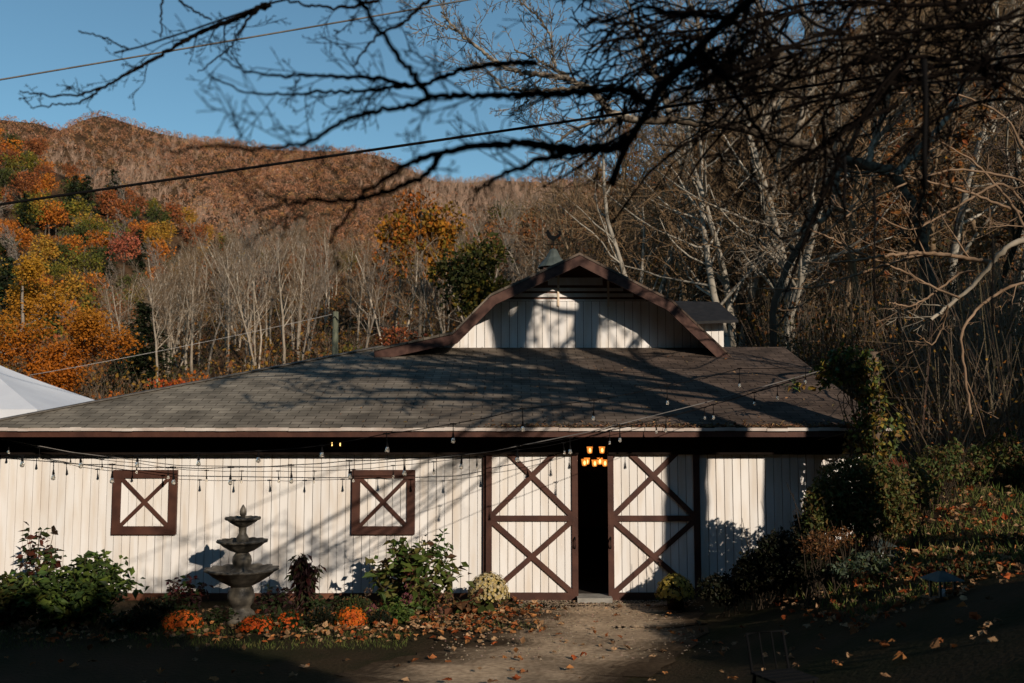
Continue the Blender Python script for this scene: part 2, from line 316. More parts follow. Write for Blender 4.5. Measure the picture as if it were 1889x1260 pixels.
# far forest: a mass of crowns and bare stems on the mountain
def far_forest():
    rng = np.random.default_rng(11); P = sample_grid(G_far, rng, 60000, 41)
    px, py = proj(P); k = (px > -120) & (px < 1250); P = P[k]; D = P[:, 1] - CAM[1]
    # thin to about equal spacing on the ground
    cell = {}
    keep = []
    for i, p in enumerate(P):
        c = (int(p[0]/4.6), int(p[1]/4.6))
        if c not in cell: cell[c] = 1; keep.append(i)
    P = P[keep]; n = len(P); mb = MB()
    pal = np.array([[0.22, 0.085, 0.035], [0.17, 0.07, 0.035], [0.25, 0.11, 0.045], [0.14, 0.075, 0.04], [0.19, 0.11, 0.07], [0.28, 0.12, 0.03], [0.06, 0.06, 0.02], [0.2, 0.13, 0.09]])
    patch = np.sin(P[:, 0]*0.021 + 2) + np.sin(P[:, 1]*0.017 + P[:, 0]*0.012) + 0.8*rng.normal(size=n)
    bare = patch > 0.55
    pal = pal*2.2*0.5 + np.array([0.38, 0.175, 0.105])*0.5; ci = rng.integers(0, 8, n); ht = rng.uniform(5, 8, n)
    m = 42
    for sel, isb in ((~bare, 0), (bare, 1)):
        Q = P[sel]; h = ht[sel]; nn = len(Q)
        cc = pal[ci[sel]]*(1 + 0.18*rng.normal(size=(nn, 1)))
        if isb:
            cc = np.array([0.33, 0.21, 0.145])*(1 + 0.15*rng.normal(size=(nn, 1)))
            m2 = 9; B = np.repeat(Q, m2, 0); hh = np.repeat(h, m2)*rng.uniform(0.6, 1.1, nn*m2)
            off = rng.normal(size=(nn*m2, 3))*[0.5, 0.5, 0]; tip = rng.normal(size=(nn*m2, 3))*[1.6, 1.6, 0]
            S = np.stack([np.ones(nn*m2), np.zeros(nn*m2), np.zeros(nn*m2)], 1)*0.13
            b0 = B + off; t0 = B + tip + np.stack([0*hh, 0*hh, hh], 1)
            mb.quads(np.stack([b0 - S, b0 + S, t0 + S*0.5, t0 - S*0.5], 1), np.repeat(cc, m2, 0)*rng.uniform(0.6, 1.6, (nn*m2, 1)))
            m3 = 14
        else: m3 = m
        R = rng.normal(size=(nn*m3, 3)); R /= np.linalg.norm(R, axis=1)[:, None]; R[:, 2] = np.abs(R[:, 2])*1.0 - 0.15
        hb = np.repeat(h, m3)
        pos = np.repeat(Q, m3, 0) + R*hb[:, None]*np.array([0.36, 0.36, 0.45]) + np.stack([0*hb, 0*hb, hb*0.5], 1)
        mb.leaves(pos, R + 0.7*rng.normal(size=R.shape), rng.uniform(0.5, 1.15, nn*m3)*(0.7 if isb else 1), np.clip(np.repeat(cc, m3, 0)*rng.uniform(0.65, 1.35, (nn*m3, 1)), 0.01, 0.6), rng, ratio=0.8)
    tag(mb.build('far_forest', M_leafd), label='rust and grey autumn forest covering the far mountain', cat='forest', kind='stuff')
far_forest()

# ================================================================== trees
def unit(v): v = np.asarray(v, float); return v/(np.linalg.norm(v) + 1e-9)
def grow(rng, p, d, Ln, r0, lvl, cfg, out, taper=0.3):
    n = cfg['seg'][lvl]; P = [np.array(p, float)]; d = unit(d); st = Ln/n
    for i in range(n):
        d = unit(d + cfg['wob'][lvl]*rng.normal(size=3) + np.array([0, 0, cfg['up'][lvl]])); P.append(P[-1] + d*st)
    P = np.array(P); R = np.maximum(r0*np.linspace(1, taper, n + 1), cfg['rmin']); out.append((lvl, P, R))
    if lvl >= cfg['max']: return
    nc = cfg['kids'][lvl]; nc = int(nc + rng.integers(-1, 2)) if nc > 2 else nc
    for c in range(nc):
        f = cfg['f0'][lvl] + (1 - cfg['f0'][lvl])*(c + rng.uniform(0.1, 0.9))/nc; x = f*n; i = min(int(x), n - 1)
        q = P[i] + (P[i+1] - P[i])*(x - i); t = unit(P[i+1] - P[i]); ax = unit(np.cross(t, rng.normal(size=3)))
        ang = cfg['ang'][lvl]*rng.uniform(0.65, 1.3); cdir = t*math.cos(ang) + ax*math.sin(ang)
        grow(rng, q, cdir, Ln*cfg['len'][lvl]*rng.uniform(0.6, 1.15)*(1.15 - 0.6*f), max(np.interp(f, [0, 1], [r0, r0*taper])*cfg['rk'], cfg['rmin']), lvl + 1, cfg, out)
BARE = dict(seg=[8, 6, 5, 3], wob=[0.07, 0.13, 0.18, 0.2], up=[0.03, 0.09, 0.06, 0.02], max=3, kids=[11, 7, 5, 0], f0=[0.32, 0.2, 0.15], ang=[0.75, 0.65, 0.7], len=[0.42, 0.5, 0.5], rk=0.5, rmin=0.016)
def bare_proto(seed, label, col, tw, height, rad, group, name='bare_tree', cfg=BARE, forks=1, leafcol=None):
    rng = np.random.default_rng(seed); out = []
    for f in range(forks):
        a = rng.uniform(0, 6.28); lean = 0.08 if forks == 1 else 0.2
        grow(rng, (0.12*math.cos(a)*(forks > 1), 0.12*math.sin(a)*(forks > 1), -0.3), (lean*math.cos(a), lean*math.sin(a), 1), height*rng.uniform(0.85, 1.0), rad*(1 if forks == 1 else 0.75), 0, cfg, out)
    t = thing(name, label, 'tree', (0, 0, -900), group=group)
    tk = MB(); cr = MB()
    for lv, P, R in out:
        (tk if lv == 0 else cr).tube(P, R, 7 if lv == 0 else (4 if lv == 1 else 3), np.array(col if lv < 2 else tw)*rng.uniform(0.75, 1.2))
    if leafcol is not None:
        E = np.concatenate([P[1:] for lv, P, R in out if lv >= 2]); E = E[rng.permutation(len(E))[:900]]
        cr.leaves(E, rng.normal(size=E.shape), rng.uniform(0.12, 0.3, len(E)), jit(rng, leafcol, len(E)), rng, 0.6)
    tk.build('trunk', M_bark, t); cr.build('crown', M_bark if leafcol is None else M_leafd, t); return t
def leafy_proto(seed, label, cols, height, wid, group, name='autumn_tree', n=1100, leaf=0.5, stem=(0.16, 0.13, 0.1), gap=0.8, base=0.22):
    rng = np.random.default_rng(seed); t = thing(name, label, 'tree', (0, 0, -900), group=group); out = []
    cfg = dict(BARE, max=2, kids=[10, 5, 0], rmin=0.03, f0=[0.25, 0.25])
    grow(rng, (0, 0, -0.3), (0.02, 0.02, 1), height*0.9, height*0.016, 0, cfg, out)
    tk = MB(); cr = MB()
    for lv, P, R in out: tk.tube(P, R, 6 if lv == 0 else 3, stem)
    nb = 26; C = rng.normal(size=(nb, 3)); C /= np.linalg.norm(C, axis=1)[:, None]; C *= rng.uniform(0.35, 1.0, (nb, 1))
    C = C*[wid*0.36, wid*0.36, height*(1 - base)*0.36] + [0, 0, height*(base + (1 - base)*0.52)]
    per = n//nb
    for b in range(nb):
        R = rng.normal(size=(per, 3)); R /= np.linalg.norm(R, axis=1)[:, None]; R *= rng.uniform(0.45, 1, (per, 1))**gap
        rad = wid*rng.uniform(0.14, 0.25); pos = C[b] + R*[rad, rad, rad*0.75]
        cr.leaves(pos, R + 0.8*rng.normal(size=R.shape), rng.uniform(0.6, 1.3, per)*leaf, jit(rng, np.array(cols[rng.integers(len(cols))])*rng.uniform(0.8, 1.2), per, 0.2, 0.08), rng, 0.7)
    tk.build('trunk', M_bark, t); cr.build('crown', M_leafd, t); return t
def conifer_proto(seed, label, cols, height, wid, group, n_whorl=22, name='evergreen_tree', leaf=0.4, dense=1.0):
    rng = np.random.default_rng(seed); t = thing(name, label, 'tree', (0, 0, -900), group=group); tk = MB(); cr = MB()
    tk.tube([(0, 0, -0.3), (0, 0, height*0.5), (0, 0, height)], [height*0.018, height*0.01, 0.02], 6, (0.06, 0.045, 0.035))
    for i in range(n_whorl):
        f = (i + rng.uniform(0, 0.6))/n_whorl; z = height*(0.07 + 0.93*f); r = wid/2*(1 - f)**0.8*rng.uniform(0.8, 1.12) + 0.1
        for b in range(int(7*dense)):
            a = rng.uniform(0, 6.28); m = int(16*dense*max(r/(wid/2), 0.3)); s = np.linspace(0.1, 1, m)*r
            pos = np.stack([np.cos(a)*s, np.sin(a)*s, z - 0.22*s + 0.05*s*s/r], 1) + rng.normal(size=(m, 3))*0.14*wid/5
            d = np.stack([np.cos(a + rng.normal(size=m)*0.6), np.sin(a + rng.normal(size=m)*0.6), -0.35 + 0.25*rng.normal(size=m)], 1)
            cr.leaves(pos, d, rng.uniform(0.7, 1.3, m)*leaf, jit(rng, cols[rng.integers(len(cols))], m), rng, 0.55, up=0.5)
    tk.build('trunk', M_bark, t); cr.build('crown', M_leafd, t); return t
def place(protos, spots, seed, first):
    """spots: (x, y, z, scale, proto index); the proto itself takes its first spot"""
    rng = np.random.default_rng(seed)
    for x, y, z, s, k in spots:
        if first[k]:
            o = protos[k]; o.location = (x, y, z); o.rotation_euler = (0, 0, rng.uniform(0, 6.28)); o.scale = (s, s, s); first[k] = False
        else: dup(protos[k], (x, y, z), rng.uniform(0, 6.28), s*np.array([rng.uniform(0.9, 1.1), rng.uniform(0.9, 1.1), 1]))

# ---- mid hill on the left: every crown one tree
g_mid = 'trees on the left hillside'
mids = [leafy_proto(21, 'bright orange broadleaf tree on the left hillside', [(0.48, 0.15, 0.02), (0.4, 0.12, 0.02)], 10, 8, g_mid),
        leafy_proto(22, 'rust brown broadleaf tree on the left hillside', [(0.32, 0.1, 0.03), (0.24, 0.08, 0.03)], 10, 8, g_mid),
        leafy_proto(23, 'olive green tree turning yellow on the left hillside', [(0.12, 0.11, 0.02), (0.22, 0.16, 0.022)], 11, 9, g_mid),
        leafy_proto(24, 'dark green broadleaf tree on the left hillside', [(0.05, 0.058, 0.018), (0.075, 0.08, 0.02)], 10, 8.5, g_mid),
        conifer_proto(25, 'dark pine with drooping boughs on the left hillside', [(0.022, 0.032, 0.014), (0.03, 0.04, 0.018)], 12, 6.5, g_mid, leaf=0.7),
        leafy_proto(26, 'golden ochre tree on the left hillside', [(0.45, 0.22, 0.03), (0.36, 0.19, 0.03)], 10, 8, g_mid),
        bare_proto(27, 'leafless grey tree among coloured crowns on the left hillside', (0.35, 0.3, 0.25), (0.26, 0.2, 0.16), 12, 0.16, g_mid, cfg=dict(BARE, rmin=0.045))]
rng = np.random.default_rng(31); spots = []; cell = set()
for p in sample_grid(G_mid, rng, 5000, 39):
    px, py = proj(p); c = (int(p[0]/7.5), int(p[1]/9.5))
    if px < -110 or px > 640 or c in cell: continue
    cell.add(c)
    k = rng.choice(7, p=[0.17, 0.21, 0.17, 0.15, 0.08, 0.13, 0.09] if px < 330 else [0.1, 0.22, 0.1, 0.06, 0.06, 0.12, 0.34])
    spots.append((p[0], p[1], p[2] - 0.6, rng.uniform(0.85, 1.35), k))
print('mid trees', len(spots)); spots = spots[:299]
place(mids, spots, 32, [True]*7)
pk = leafy_proto(33, 'small coral pink tree at the foot of the left hillside', [(0.42, 0.12, 0.06), (0.36, 0.1, 0.06)], 8, 7.5, None, n=1500, leaf=0.4)
q = W(228, 500, 95); pk.location = (q[0], q[1], q[2] - 0.4); pk.scale = (0.62, 0.62, 0.62)
pk2 = leafy_proto(34, 'rounded orange tree standing out between bare trees left of the gable', [(0.34, 0.13, 0.015), (0.28, 0.09, 0.015), (0.2, 0.12, 0.02)], 17, 12, None, n=3600, leaf=0.55)
q = W(775, 520, 44); pk2.location = (q[0], q[1], WZ(600, 44) - 1); sc_ = (WZ(338, 44) - WZ(600, 44) + 1)/16.6; pk2.scale = (sc_*0.85, sc_*0.85, sc_)
pk3 = leafy_proto(35, 'dark olive tree with yellow edges left of the cupola', [(0.05, 0.05, 0.012), (0.12, 0.09, 0.015), (0.035, 0.04, 0.012)], 13, 9, None, n=2600, leaf=0.5)
q = W(868, 560, 33); pk3.location = (q[0], q[1], WZ(640, 33) - 1); sc_ = (WZ(425, 33) - WZ(640, 33) + 1)/12.6; pk3.scale = (sc_, sc_, sc_)
# orange tree by the tent
def orange_tree():
    rng = np.random.default_rng(41); t = thing('autumn_tree', 'orange and yellow leaved tree with pale branches behind the white tent', 'tree', (0, 0, 0)); out = []
    b = W(70, 800, 30); cfg = dict(BARE, max=3, kids=[12, 7, 4, 0], f0=[0.08, 0.15, 0.1], ang=[0.9, 0.7, 0.7], rmin=0.012)
    grow(rng, (0, 0, 0), (-0.05, 0, 1), 8.4, 0.16, 0, cfg, out)
    grow(rng, (0.3, 0, 0), (0.35, 0, 1), 6.2, 0.11, 0, cfg, out)
    tk = MB(); cr = MB()
    for lv, P, R in out: tk.tube(P, R, 6 if lv < 2 else 3, np.array((0.42, 0.36, 0.3))*rng.uniform(0.8, 1.1))
    E = np.concatenate([P for lv, P, R in out if lv >= 2]); idx = rng.integers(0, len(E), 22000); E = E[idx] + rng.normal(size=(22000, 3))*0.26
    hi = sstep(3.5, 9, E[:, 2])[:, None]
    c = np.array([0.5, 0.15, 0.014])*(1 - hi) + np.array([0.55, 0.27, 0.025])*hi
    cr.leaves(E, rng.normal(size=E.shape) - [0, 0, 0.3], rng.uniform(0.09, 0.2, len(E)), jit(rng, 1, len(E), 0.25, 0.1)[:, :1]*c, rng, 0.65)
    tk.build('trunk', M_bark, t); cr.build('crown', M_leaf, t); t.location = (b[0], b[1], H(b[0], b[1])); t.scale = (0.95, 0.95, 0.76)
orange_tree()
hem = conifer_proto(42, 'dark hemlock with drooping boughs behind the left roof slope', [(0.02, 0.028, 0.012), (0.028, 0.035, 0.014)], 9, 5.5, None, n_whorl=30, leaf=0.32, dense=1.6)
q = W(262, 700, 38); hem.location = (q[0], q[1], H(q[0], q[1]) - 0.3); hem.scale = (0.8, 0.8, 0.55)
# ---- belt of bare pale trees behind the barn
g_b = 'bare trees behind the barn'
TAN = (0.46, 0.38, 0.29); TW = (0.25, 0.17, 0.105)
belt = [bare_proto(51, 'tall pale leafless tree with one straight trunk behind the barn', TAN, TW, 15, 0.17, g_b),
        bare_proto(52, 'pale leafless tree with many upright stems from one base behind the barn', TAN, TW, 14, 0.17, g_b, forks=5, cfg=dict(BARE, kids=[7, 5, 4, 0])),
        bare_proto(53, 'slim leafless tree with grey brown bark behind the barn', (0.3, 0.25, 0.2), (0.28, 0.22, 0.17), 13, 0.13, g_b),
        bare_proto(54, 'pale leafless tree forking into two stems behind the barn', TAN, TW, 15, 0.18, g_b, forks=2),
        bare_proto(55, 'thin brown tree holding a few rust leaves behind the barn', (0.25, 0.2, 0.15), (0.2, 0.15, 0.11), 12, 0.12, g_b, leafcol=(0.22, 0.085, 0.025))]
rng = np.random.default_rng(56); spots = []
for px, Y, k, s in [(200, 70, 2, 0.9), (300, 62, 3, 0.95), (330, 80, 0, 1.0), (355, 58, 3, 0.9), (395, 75, 0, 1.05), (415, 60, 3, 0.95), (470, 82, 1, 1.0), (525, 62, 1, 1.0), (545, 80, 0, 1.0), (600, 70, 0, 1.1), (640, 90, 3, 1.1), (655, 55, 4, 0.7), (700, 64, 0, 0.9), (760, 60, 4, 0.8), (822, 44, 1, 0.62), (880, 60, 2, 0.9), (930, 72, 0, 0.9), (985, 60, 2, 0.9)]:
    x = WX(px, Y); spots.append((x, Y, H(x, Y), s, k))
for i in range(34):
    px = rng.uniform(150, 1000); Y = rng.uniform(60, 110); x = WX(px, Y); spots.append((x, Y, H(x, Y) - 1, rng.uniform(0.5, 0.85), rng.integers(0, 5)))
for i in range(40):
    px = rng.uniform(190, 740) if i % 4 else rng.uniform(880, 1010); Y = rng.uniform(36, 58); x = WX(px, Y); spots.append((x, Y, H(x, Y), rng.uniform(0.5, 0.78), rng.integers(0, 5)))
for i in range(46):
    px = rng.uniform(260, 1000); Y = rng.uniform(34, 75); x = WX(px, Y); spots.append((x, Y, H(x, Y), rng.uniform(0.8, 1.2), (0, 2, 3, 0, 2)[i % 5]))
spots = [(a, b, c, s*0.84, k) for a, b, c, s, k in spots]
def cap(spots, prots, tops):
    out = []
    for x, y, z, s, k in spots:
        px = proj(np.array([x, y, 5.0]))[0]; zt_ = WZ(np.interp(px, [t[0] for t in tops], [t[1] for t in tops]) + rng.uniform(0, 55), y); h = max(np.array([c.dimensions.z for c in prots[k].children]).max(), 1)
        h = max(max(v.co.z for v in c.data.vertices) for c in prots[k].children); out.append((x, y, z, float(np.clip(min(s, (zt_ - z)/h), 0.25, 2)), k))
    return out
spots = cap(spots, belt, [(150, 520), (200, 480), (280, 450), (350, 420), (450, 385), (560, 375), (640, 385), (720, 400), (820, 420), (880, 370), (960, 320), (1010, 290)])
place(belt, spots, 57, [True]*5)
g_l = 'leafy trees among the bare trunks behind the barn'
lv = [leafy_proto(91, 'rust leaved tree standing among bare trunks behind the barn', [(0.3, 0.1, 0.03), (0.24, 0.085, 0.03), (0.34, 0.13, 0.03)], 10, 7, g_l, n=1500, leaf=0.36, gap=0.6),
      leafy_proto(92, 'olive and ochre leaved tree standing among bare trunks behind the barn', [(0.13, 0.1, 0.025), (0.2, 0.14, 0.03), (0.08, 0.07, 0.02)], 10, 7, g_l, n=1500, leaf=0.36, gap=0.6)]
spots = []
for i in range(34):
    px = 200 + 850*(i + rng.uniform(0, 1))/34; Y = rng.uniform(55, 105); x = WX(px, Y); spots.append((x, Y, H(x, Y), rng.uniform(0.7, 1.3), (0, 0, 1)[i % 3]))
spots = cap(spots, lv, [(150, 540), (280, 490), (350, 470), (450, 430), (640, 430), (720, 400), (880, 390), (960, 340), (1050, 320)])
place(lv, spots, 93, [True]*2)
# ---- the wooded slope on the right
g_r = 'bare trees on the slope right of the barn'
R1 = (0.26, 0.18, 0.11); R2 = (0.23, 0.15, 0.085)
CFR = dict(BARE, kids=[13, 7, 5, 0], f0=[0.22, 0.2, 0.15], ang=[0.95, 0.8, 0.8], len=[0.42, 0.5, 0.5], wob=[0.08, 0.16, 0.22, 0.25])
slope = [bare_proto(61, 'leafless brown barked tree on the wooded slope right of the barn', R1, R2, 14, 0.17, g_r, cfg=CFR),
         bare_proto(62, 'leafless tree with pale blotched trunk on the wooded slope right of the barn', (0.42, 0.37, 0.3), R2, 15, 0.2, g_r, cfg=CFR),
         bare_proto(63, 'dark crooked leafless tree on the wooded slope right of the barn', (0.07, 0.055, 0.04), (0.14, 0.1, 0.075), 12, 0.15, g_r, cfg=dict(CFR, wob=[0.16, 0.2, 0.25, 0.25])),
         bare_proto(64, 'slender tree with dry orange brown leaves on the wooded slope right of the barn', R1, R2, 10, 0.1, g_r, cfg=CFR, leafcol=(0.2, 0.075, 0.02))]
spots = []
for Y, n in ((18, 13), (26, 18), (36, 20), (48, 20), (62, 20), (80, 20)):
    for i in range(n):
        lo = 1010 if Y > 22 else 1360
        px = lo + (2050 - lo)*(i + rng.uniform(0, 1))/n; y = Y + rng.uniform(-4, 5); x = WX(px, y)
        spots.append((x, y, H(x, y), rng.uniform(0.75, 1.1), rng.choice(4, p=[0.38, 0.2, 0.17, 0.25])))
for i in range(16):
    px = rng.uniform(1120, 1500); y = rng.uniform(17, 36); x = WX(px, y); spots.append((x, y, H(x, y), rng.uniform(0.6, 0.95), 1))
spots = cap(spots, slope, [(1000, 290), (1100, 225), (1200, 180), (1300, 130), (1400, 30), (1500, -80), (2100, -120)])
place(slope, spots, 65, [True]*4)
eg = conifer_proto(66, 'dark evergreen on the skyline where the right slope begins', [(0.03, 0.038, 0.014), (0.045, 0.05, 0.016)], 10, 7, None, leaf=0.7)
x = WX(985, 80); eg.location = (x, 80, H(x, 80) - 4)
# understory brush as a mass on the slope and behind the barn
def brush():
    rng = np.random.default_rng(71); mb = MB(); n = 2600
    px = rng.uniform(960, 2050, n); Y = 15 + 75*rng.uniform(0, 1, n)**1.5; px = np.where(Y < 22, np.maximum(px, 1420 + 0.4*(px - 960)), px)
    n2 = 1500; px = np.r_[px, rng.uniform(-20, 1000, n2)]; Y = np.r_[Y, rng.uniform(20, 90, n2)]; n += n2; n3 = 500; px = np.r_[px, rng.uniform(1690, 2100, n3)]; Y = np.r_[Y, rng.uniform(1, 15, n3)]; n += n3
    X = np.array([WX(a, b) for a, b in zip(px, Y)]); Z = hterr(X, Y); B = np.stack([X, Y, Z], 1)
    hgt = rng.uniform(0.8, 3.4, n)*np.where(px < 1000, 0.65, 1.0)
    pal = np.array([[0.16, 0.06, 0.02], [0.2, 0.085, 0.02], [0.1, 0.055, 0.025], [0.05, 0.045, 0.015], [0.12, 0.08, 0.05], [0.22, 0.12, 0.02]])*1.35
    for rep, (m, s0, s1) in enumerate(((26, 0.12, 0.3), (3, 0, 0))):
        Bm = np.repeat(B, m, 0); N = len(Bm); hh = np.repeat(hgt, m)
        if rep == 0:
            pos = Bm + rng.normal(size=(N, 3))*[0.7, 0.7, 0] + np.stack([0*hh, 0*hh, hh*rng.uniform(0.1, 1, N)], 1)
            c = np.repeat(pal[rng.integers(0, 6, n)], m, 0)
            mb.leaves(pos, rng.normal(size=(N, 3)), rng.uniform(s0, s1, N)*np.repeat(np.clip(Y/26, 0.28, 1), m), jit(rng, 1, N, 0.3, 0.1)[:, :1]*c, rng, 0.6)
        else:
            tip = Bm + rng.normal(size=(N, 3))*[0.8, 0.8, 0] + np.stack([0*hh, 0*hh, hh*1.15], 1)
            for a in range(2):
                S = np.array([0.01, 0, 0]) if a == 0 else np.array([0, 0.01, 0]); mb.quads(np.stack([Bm - S, Bm + S, tip + S*0.4, tip - S*0.4], 1), jit(rng, (0.2, 0.15, 0.1), N, 0.35, 0.05))
    tag(mb.build('undergrowth', M_leafd), label='dry brown undergrowth on the wooded slope', cat='undergrowth', kind='stuff')
brush()

for px, py, Y, nm, cols, sc, sd_ in ((345, 690, 24, 'red leaved bush showing above the left roof slope', [(0.42, 0.07, 0.02), (0.5, 0.14, 0.02)], 0.36, 81), (735, 610, 24, 'reddish twiggy bush beside the gable left rake', [(0.3, 0.09, 0.035), (0.22, 0.07, 0.03)], 0.4, 82), (190, 728, 20, 'low orange bush between marquee and roof slope', [(0.5, 0.17, 0.02), (0.4, 0.12, 0.02)], 0.3, 83), (660, 640, 28, 'yellow green bush beside the utility pole', [(0.16, 0.12, 0.02), (0.1, 0.09, 0.02)], 0.34, 84)):
    b_ = leafy_proto(sd_, nm, cols, 9, 8, None, name='bush', n=1500, leaf=0.42, base=0.05); x = WX(px, Y); b_.location = (x, Y, max(H(x, Y), WZ(py, Y) - 9*sc*0.9)); b_['category'] = 'bush'; b_.scale = (sc, sc, sc)
# ================================================================== the barn
YE, YR, YG, YF = -0.70, 4.62, 4.55, 3.76           # eave edge, ridge, gable wall, front of the gambrel overhang
XL, XR = -7.49, 5.08
ZE = WZ(789, YE); ZR = WZ(640, YR)
XLE, XRE = WX(-78, YE), WX(1642, YE)
barn = thing('barn', 'white board barn with brown trim and a gambrel gable above a shingled roof', 'barn', (0, 0, 0))
rng = np.random.default_rng(101)
DX0, DX1 = WX(1065, 0), WX(1121, 0)               # door opening
def wcol(rng): return np.array([0.86, 0.825, 0.785])*rng.uniform(0.9, 1.0)
mb = MB(); x = XL
while x < XR - 0.02:
    x1 = min(x + 0.112 + rng.uniform(-0.003, 0.003), XR); j = rng.uniform(-0.003, 0.003)
    if not (x1 > DX0 and x < DX1): mb.box((x, j, 0.1), (x1, 0.02 + j, 2.5), wcol(rng))
    x += 0.1205
mb.build('front_wall', M_white, barn)
mb = MB(); mb.box((XL, 0.03, 0.0), (DX0 - 0.02, 0.1, 2.5)); mb.box((DX1 + 0.02, 0.03, 0), (XR, 0.1, 2.5)); mb.build('wall_backing', M_gap, barn)
mb = MB()
for a, b in ((XL - 0.02, DX0), (DX1, XR + 0.02)): mb.box((a, -0.03, -0.15), (b, 0.035, 0.1))
mb.build('base_board', mat('base_paint', (0.16, 0.06, 0.03), (0.09, 0.035, 0.02), scale=4), barn)
mb = MB(); mb.box((XL - 0.03, 0.02, 0), (XL + 0.02, 9.9, 2.5), (0.8, 0.78, 0.75)); mb.box((XR - 0.02, 0.03, 0), (XR + 0.03, 9.9, 2.5), (0.8, 0.78, 0.75)); mb.box((XL, 9.9, 0), (XR, 10, 2.5), (0.8, 0.78, 0.75)); mb.build('side_wall', M_white, barn)
mb = MB(); mb.box((XL, 0.1, -0.1), (XR, 9.9, 0.06)); mb.build('barn_floor', M_floor, barn)
mb = MB(); mb.box((DX0 - 0.03, -0.3, -0.1), (DX1 + 0.02, 0.1, 0.075)); mb.build('threshold', M_conc, barn)
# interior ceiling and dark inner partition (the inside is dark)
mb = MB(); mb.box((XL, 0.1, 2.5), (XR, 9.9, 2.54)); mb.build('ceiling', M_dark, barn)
# added near-black strip standing in for eave shade, open over the doorway; corner board on the left
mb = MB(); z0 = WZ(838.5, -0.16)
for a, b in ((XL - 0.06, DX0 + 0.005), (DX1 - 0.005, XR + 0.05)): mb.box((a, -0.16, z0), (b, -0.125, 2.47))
mb.build('eave_shade_strip', M_dark, barn)
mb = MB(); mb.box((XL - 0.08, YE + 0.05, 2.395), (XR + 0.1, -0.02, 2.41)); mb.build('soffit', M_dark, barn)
mb = MB(); mb.box((XL - 0.09, -0.05, 0), (XL - 0.025, 0.06, 2.2)); mb.build('corner_board', M_brown, barn)
# fascia + drip edge
mb = MB(); mb.box((XLE, YE, ZE - 0.13), (XRE, YE + 0.03, ZE - 0.045)); mb.box((XLE - 0.0, YE + 0.03, ZE - 0.13), (XLE + 0.03, 9, ZE - 0.045)); mb.build('fascia', M_brown, barn)
mb = MB(); n = 90; xs = np.linspace(XLE - 0.01, XRE + 0.01, n + 1)
for i in range(n):
    d0 = 0.006*math.sin(i*0.7) + 0.004*math.sin(i*1.9)
    mb.box((xs[i], YE - 0.035 + d0, ZE - 0.045 + d0*0.4), (xs[i+1], YE + 0.04, ZE - 0.002 + d0))
mb.build('drip_edge', M_drip, barn)
# front roof with a hip on the left and a straight rake on the right
XRL = WX(700, YR); th = 0.05
A = [(XLE - .01, YE - 0.02, ZE), (XRE, YE - 0.02, ZE), (XRE, YR, ZR), (XRL, YR, ZR)]
B = [(XLE - .01, 9.9, ZE), (XRE, 9.9, ZE)]
V = A + B; V = V + [(a, b, c - th) for a, b, c in V]
mb = MB(); mb.add(V, [(0, 1, 2, 3), (3, 2, 5, 4), (0, 3, 4), (6, 9, 8, 7), (9, 10, 11, 8), (6, 10, 9), (0, 6, 7, 1), (1, 7, 8, 2), (2, 8, 11, 5), (5, 11, 10, 4), (4, 10, 6, 0)])
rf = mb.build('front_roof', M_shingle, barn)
mb = MB(); mb.beam((XLE + 0.04, YE + 0.02, ZE + 0.012), (XRL, YR, ZR + 0.012), 0.2, 0.02, nrm=(0, 0, 1)); mb.build('hip_cap', mat('hip_shingle', (0.13, 0.115, 0.095), (0.08, 0.07, 0.06), scale=9), rf)
# leaf debris along the eave on the right and scattered on the roof
mb = MB(); n = 1500; xx = WX(880, YE) + (XRE - WX(880, YE))*rng.uniform(0, 1, n)**0.8; yy = YE + rng.exponential(0.06, n)
n2 = 260; xx = np.r_[xx, rng.uniform(-3, XRE - 0.1, n2)]; yy = np.r_[yy, YE + (YR - YE)*rng.uniform(0, 1, n2)]
zz = ZE + (yy - YE)*(ZR - ZE)/(YR - YE) + 0.012
mb.leaves(np.stack([xx, yy, zz], 1), rng.normal(size=(len(xx), 3))*[1, 1, 0.25], rng.uniform(0.03, 0.07, len(xx)), jit(rng, (0.26, 0.15, 0.08), len(xx), 0.35, 0.1), rng, 0.6, up=0.4)
tag(mb.build('roof_leaves', M_leafd), label='dry brown leaves lying along the eave and roof shingles', cat='fallen leaves', kind='stuff')
# gambrel roof: profile across X at the front of the overhang, extruded to the back
prof = [W(px, py, YF) for px, py in ((690, 643), (835, 612), (905, 542), (1069, 466), (1240, 553), (1338, 646))]
prof = np.array([(p[0], p[2]) for p in prof])
prof[-1] = prof[-2] + (prof[-1] - prof[-2])*1.12
YB = 12.5
def shell(P, y0, y1, t, mbx, col=W1):
    n = len(P); Q = P.copy(); Q[:, 1] -= t
    V = [(x, y, z) for y in (y0, y1) for PP in (P, Q) for x, z in PP]; F = []
    for i in range(n - 1): F += [(i, i + 1, 2*n + i + 1, 2*n + i), (n + i, 3*n + i, 3*n + i + 1, n + i + 1), (i, n + i, n + i + 1, i + 1), (2*n + i, 2*n + i + 1, 3*n + i + 1, 3*n + i)]
    F += [(0, 2*n, 3*n, n), (n - 1, 2*n - 1, 4*n - 1, 3*n - 1)]; mbx.add(V, F, col)
mb = MB(); shell(prof, YF - 0.02, YB, 0.045, mb); gr = mb.build('gambrel_roof', M_shingle, barn)
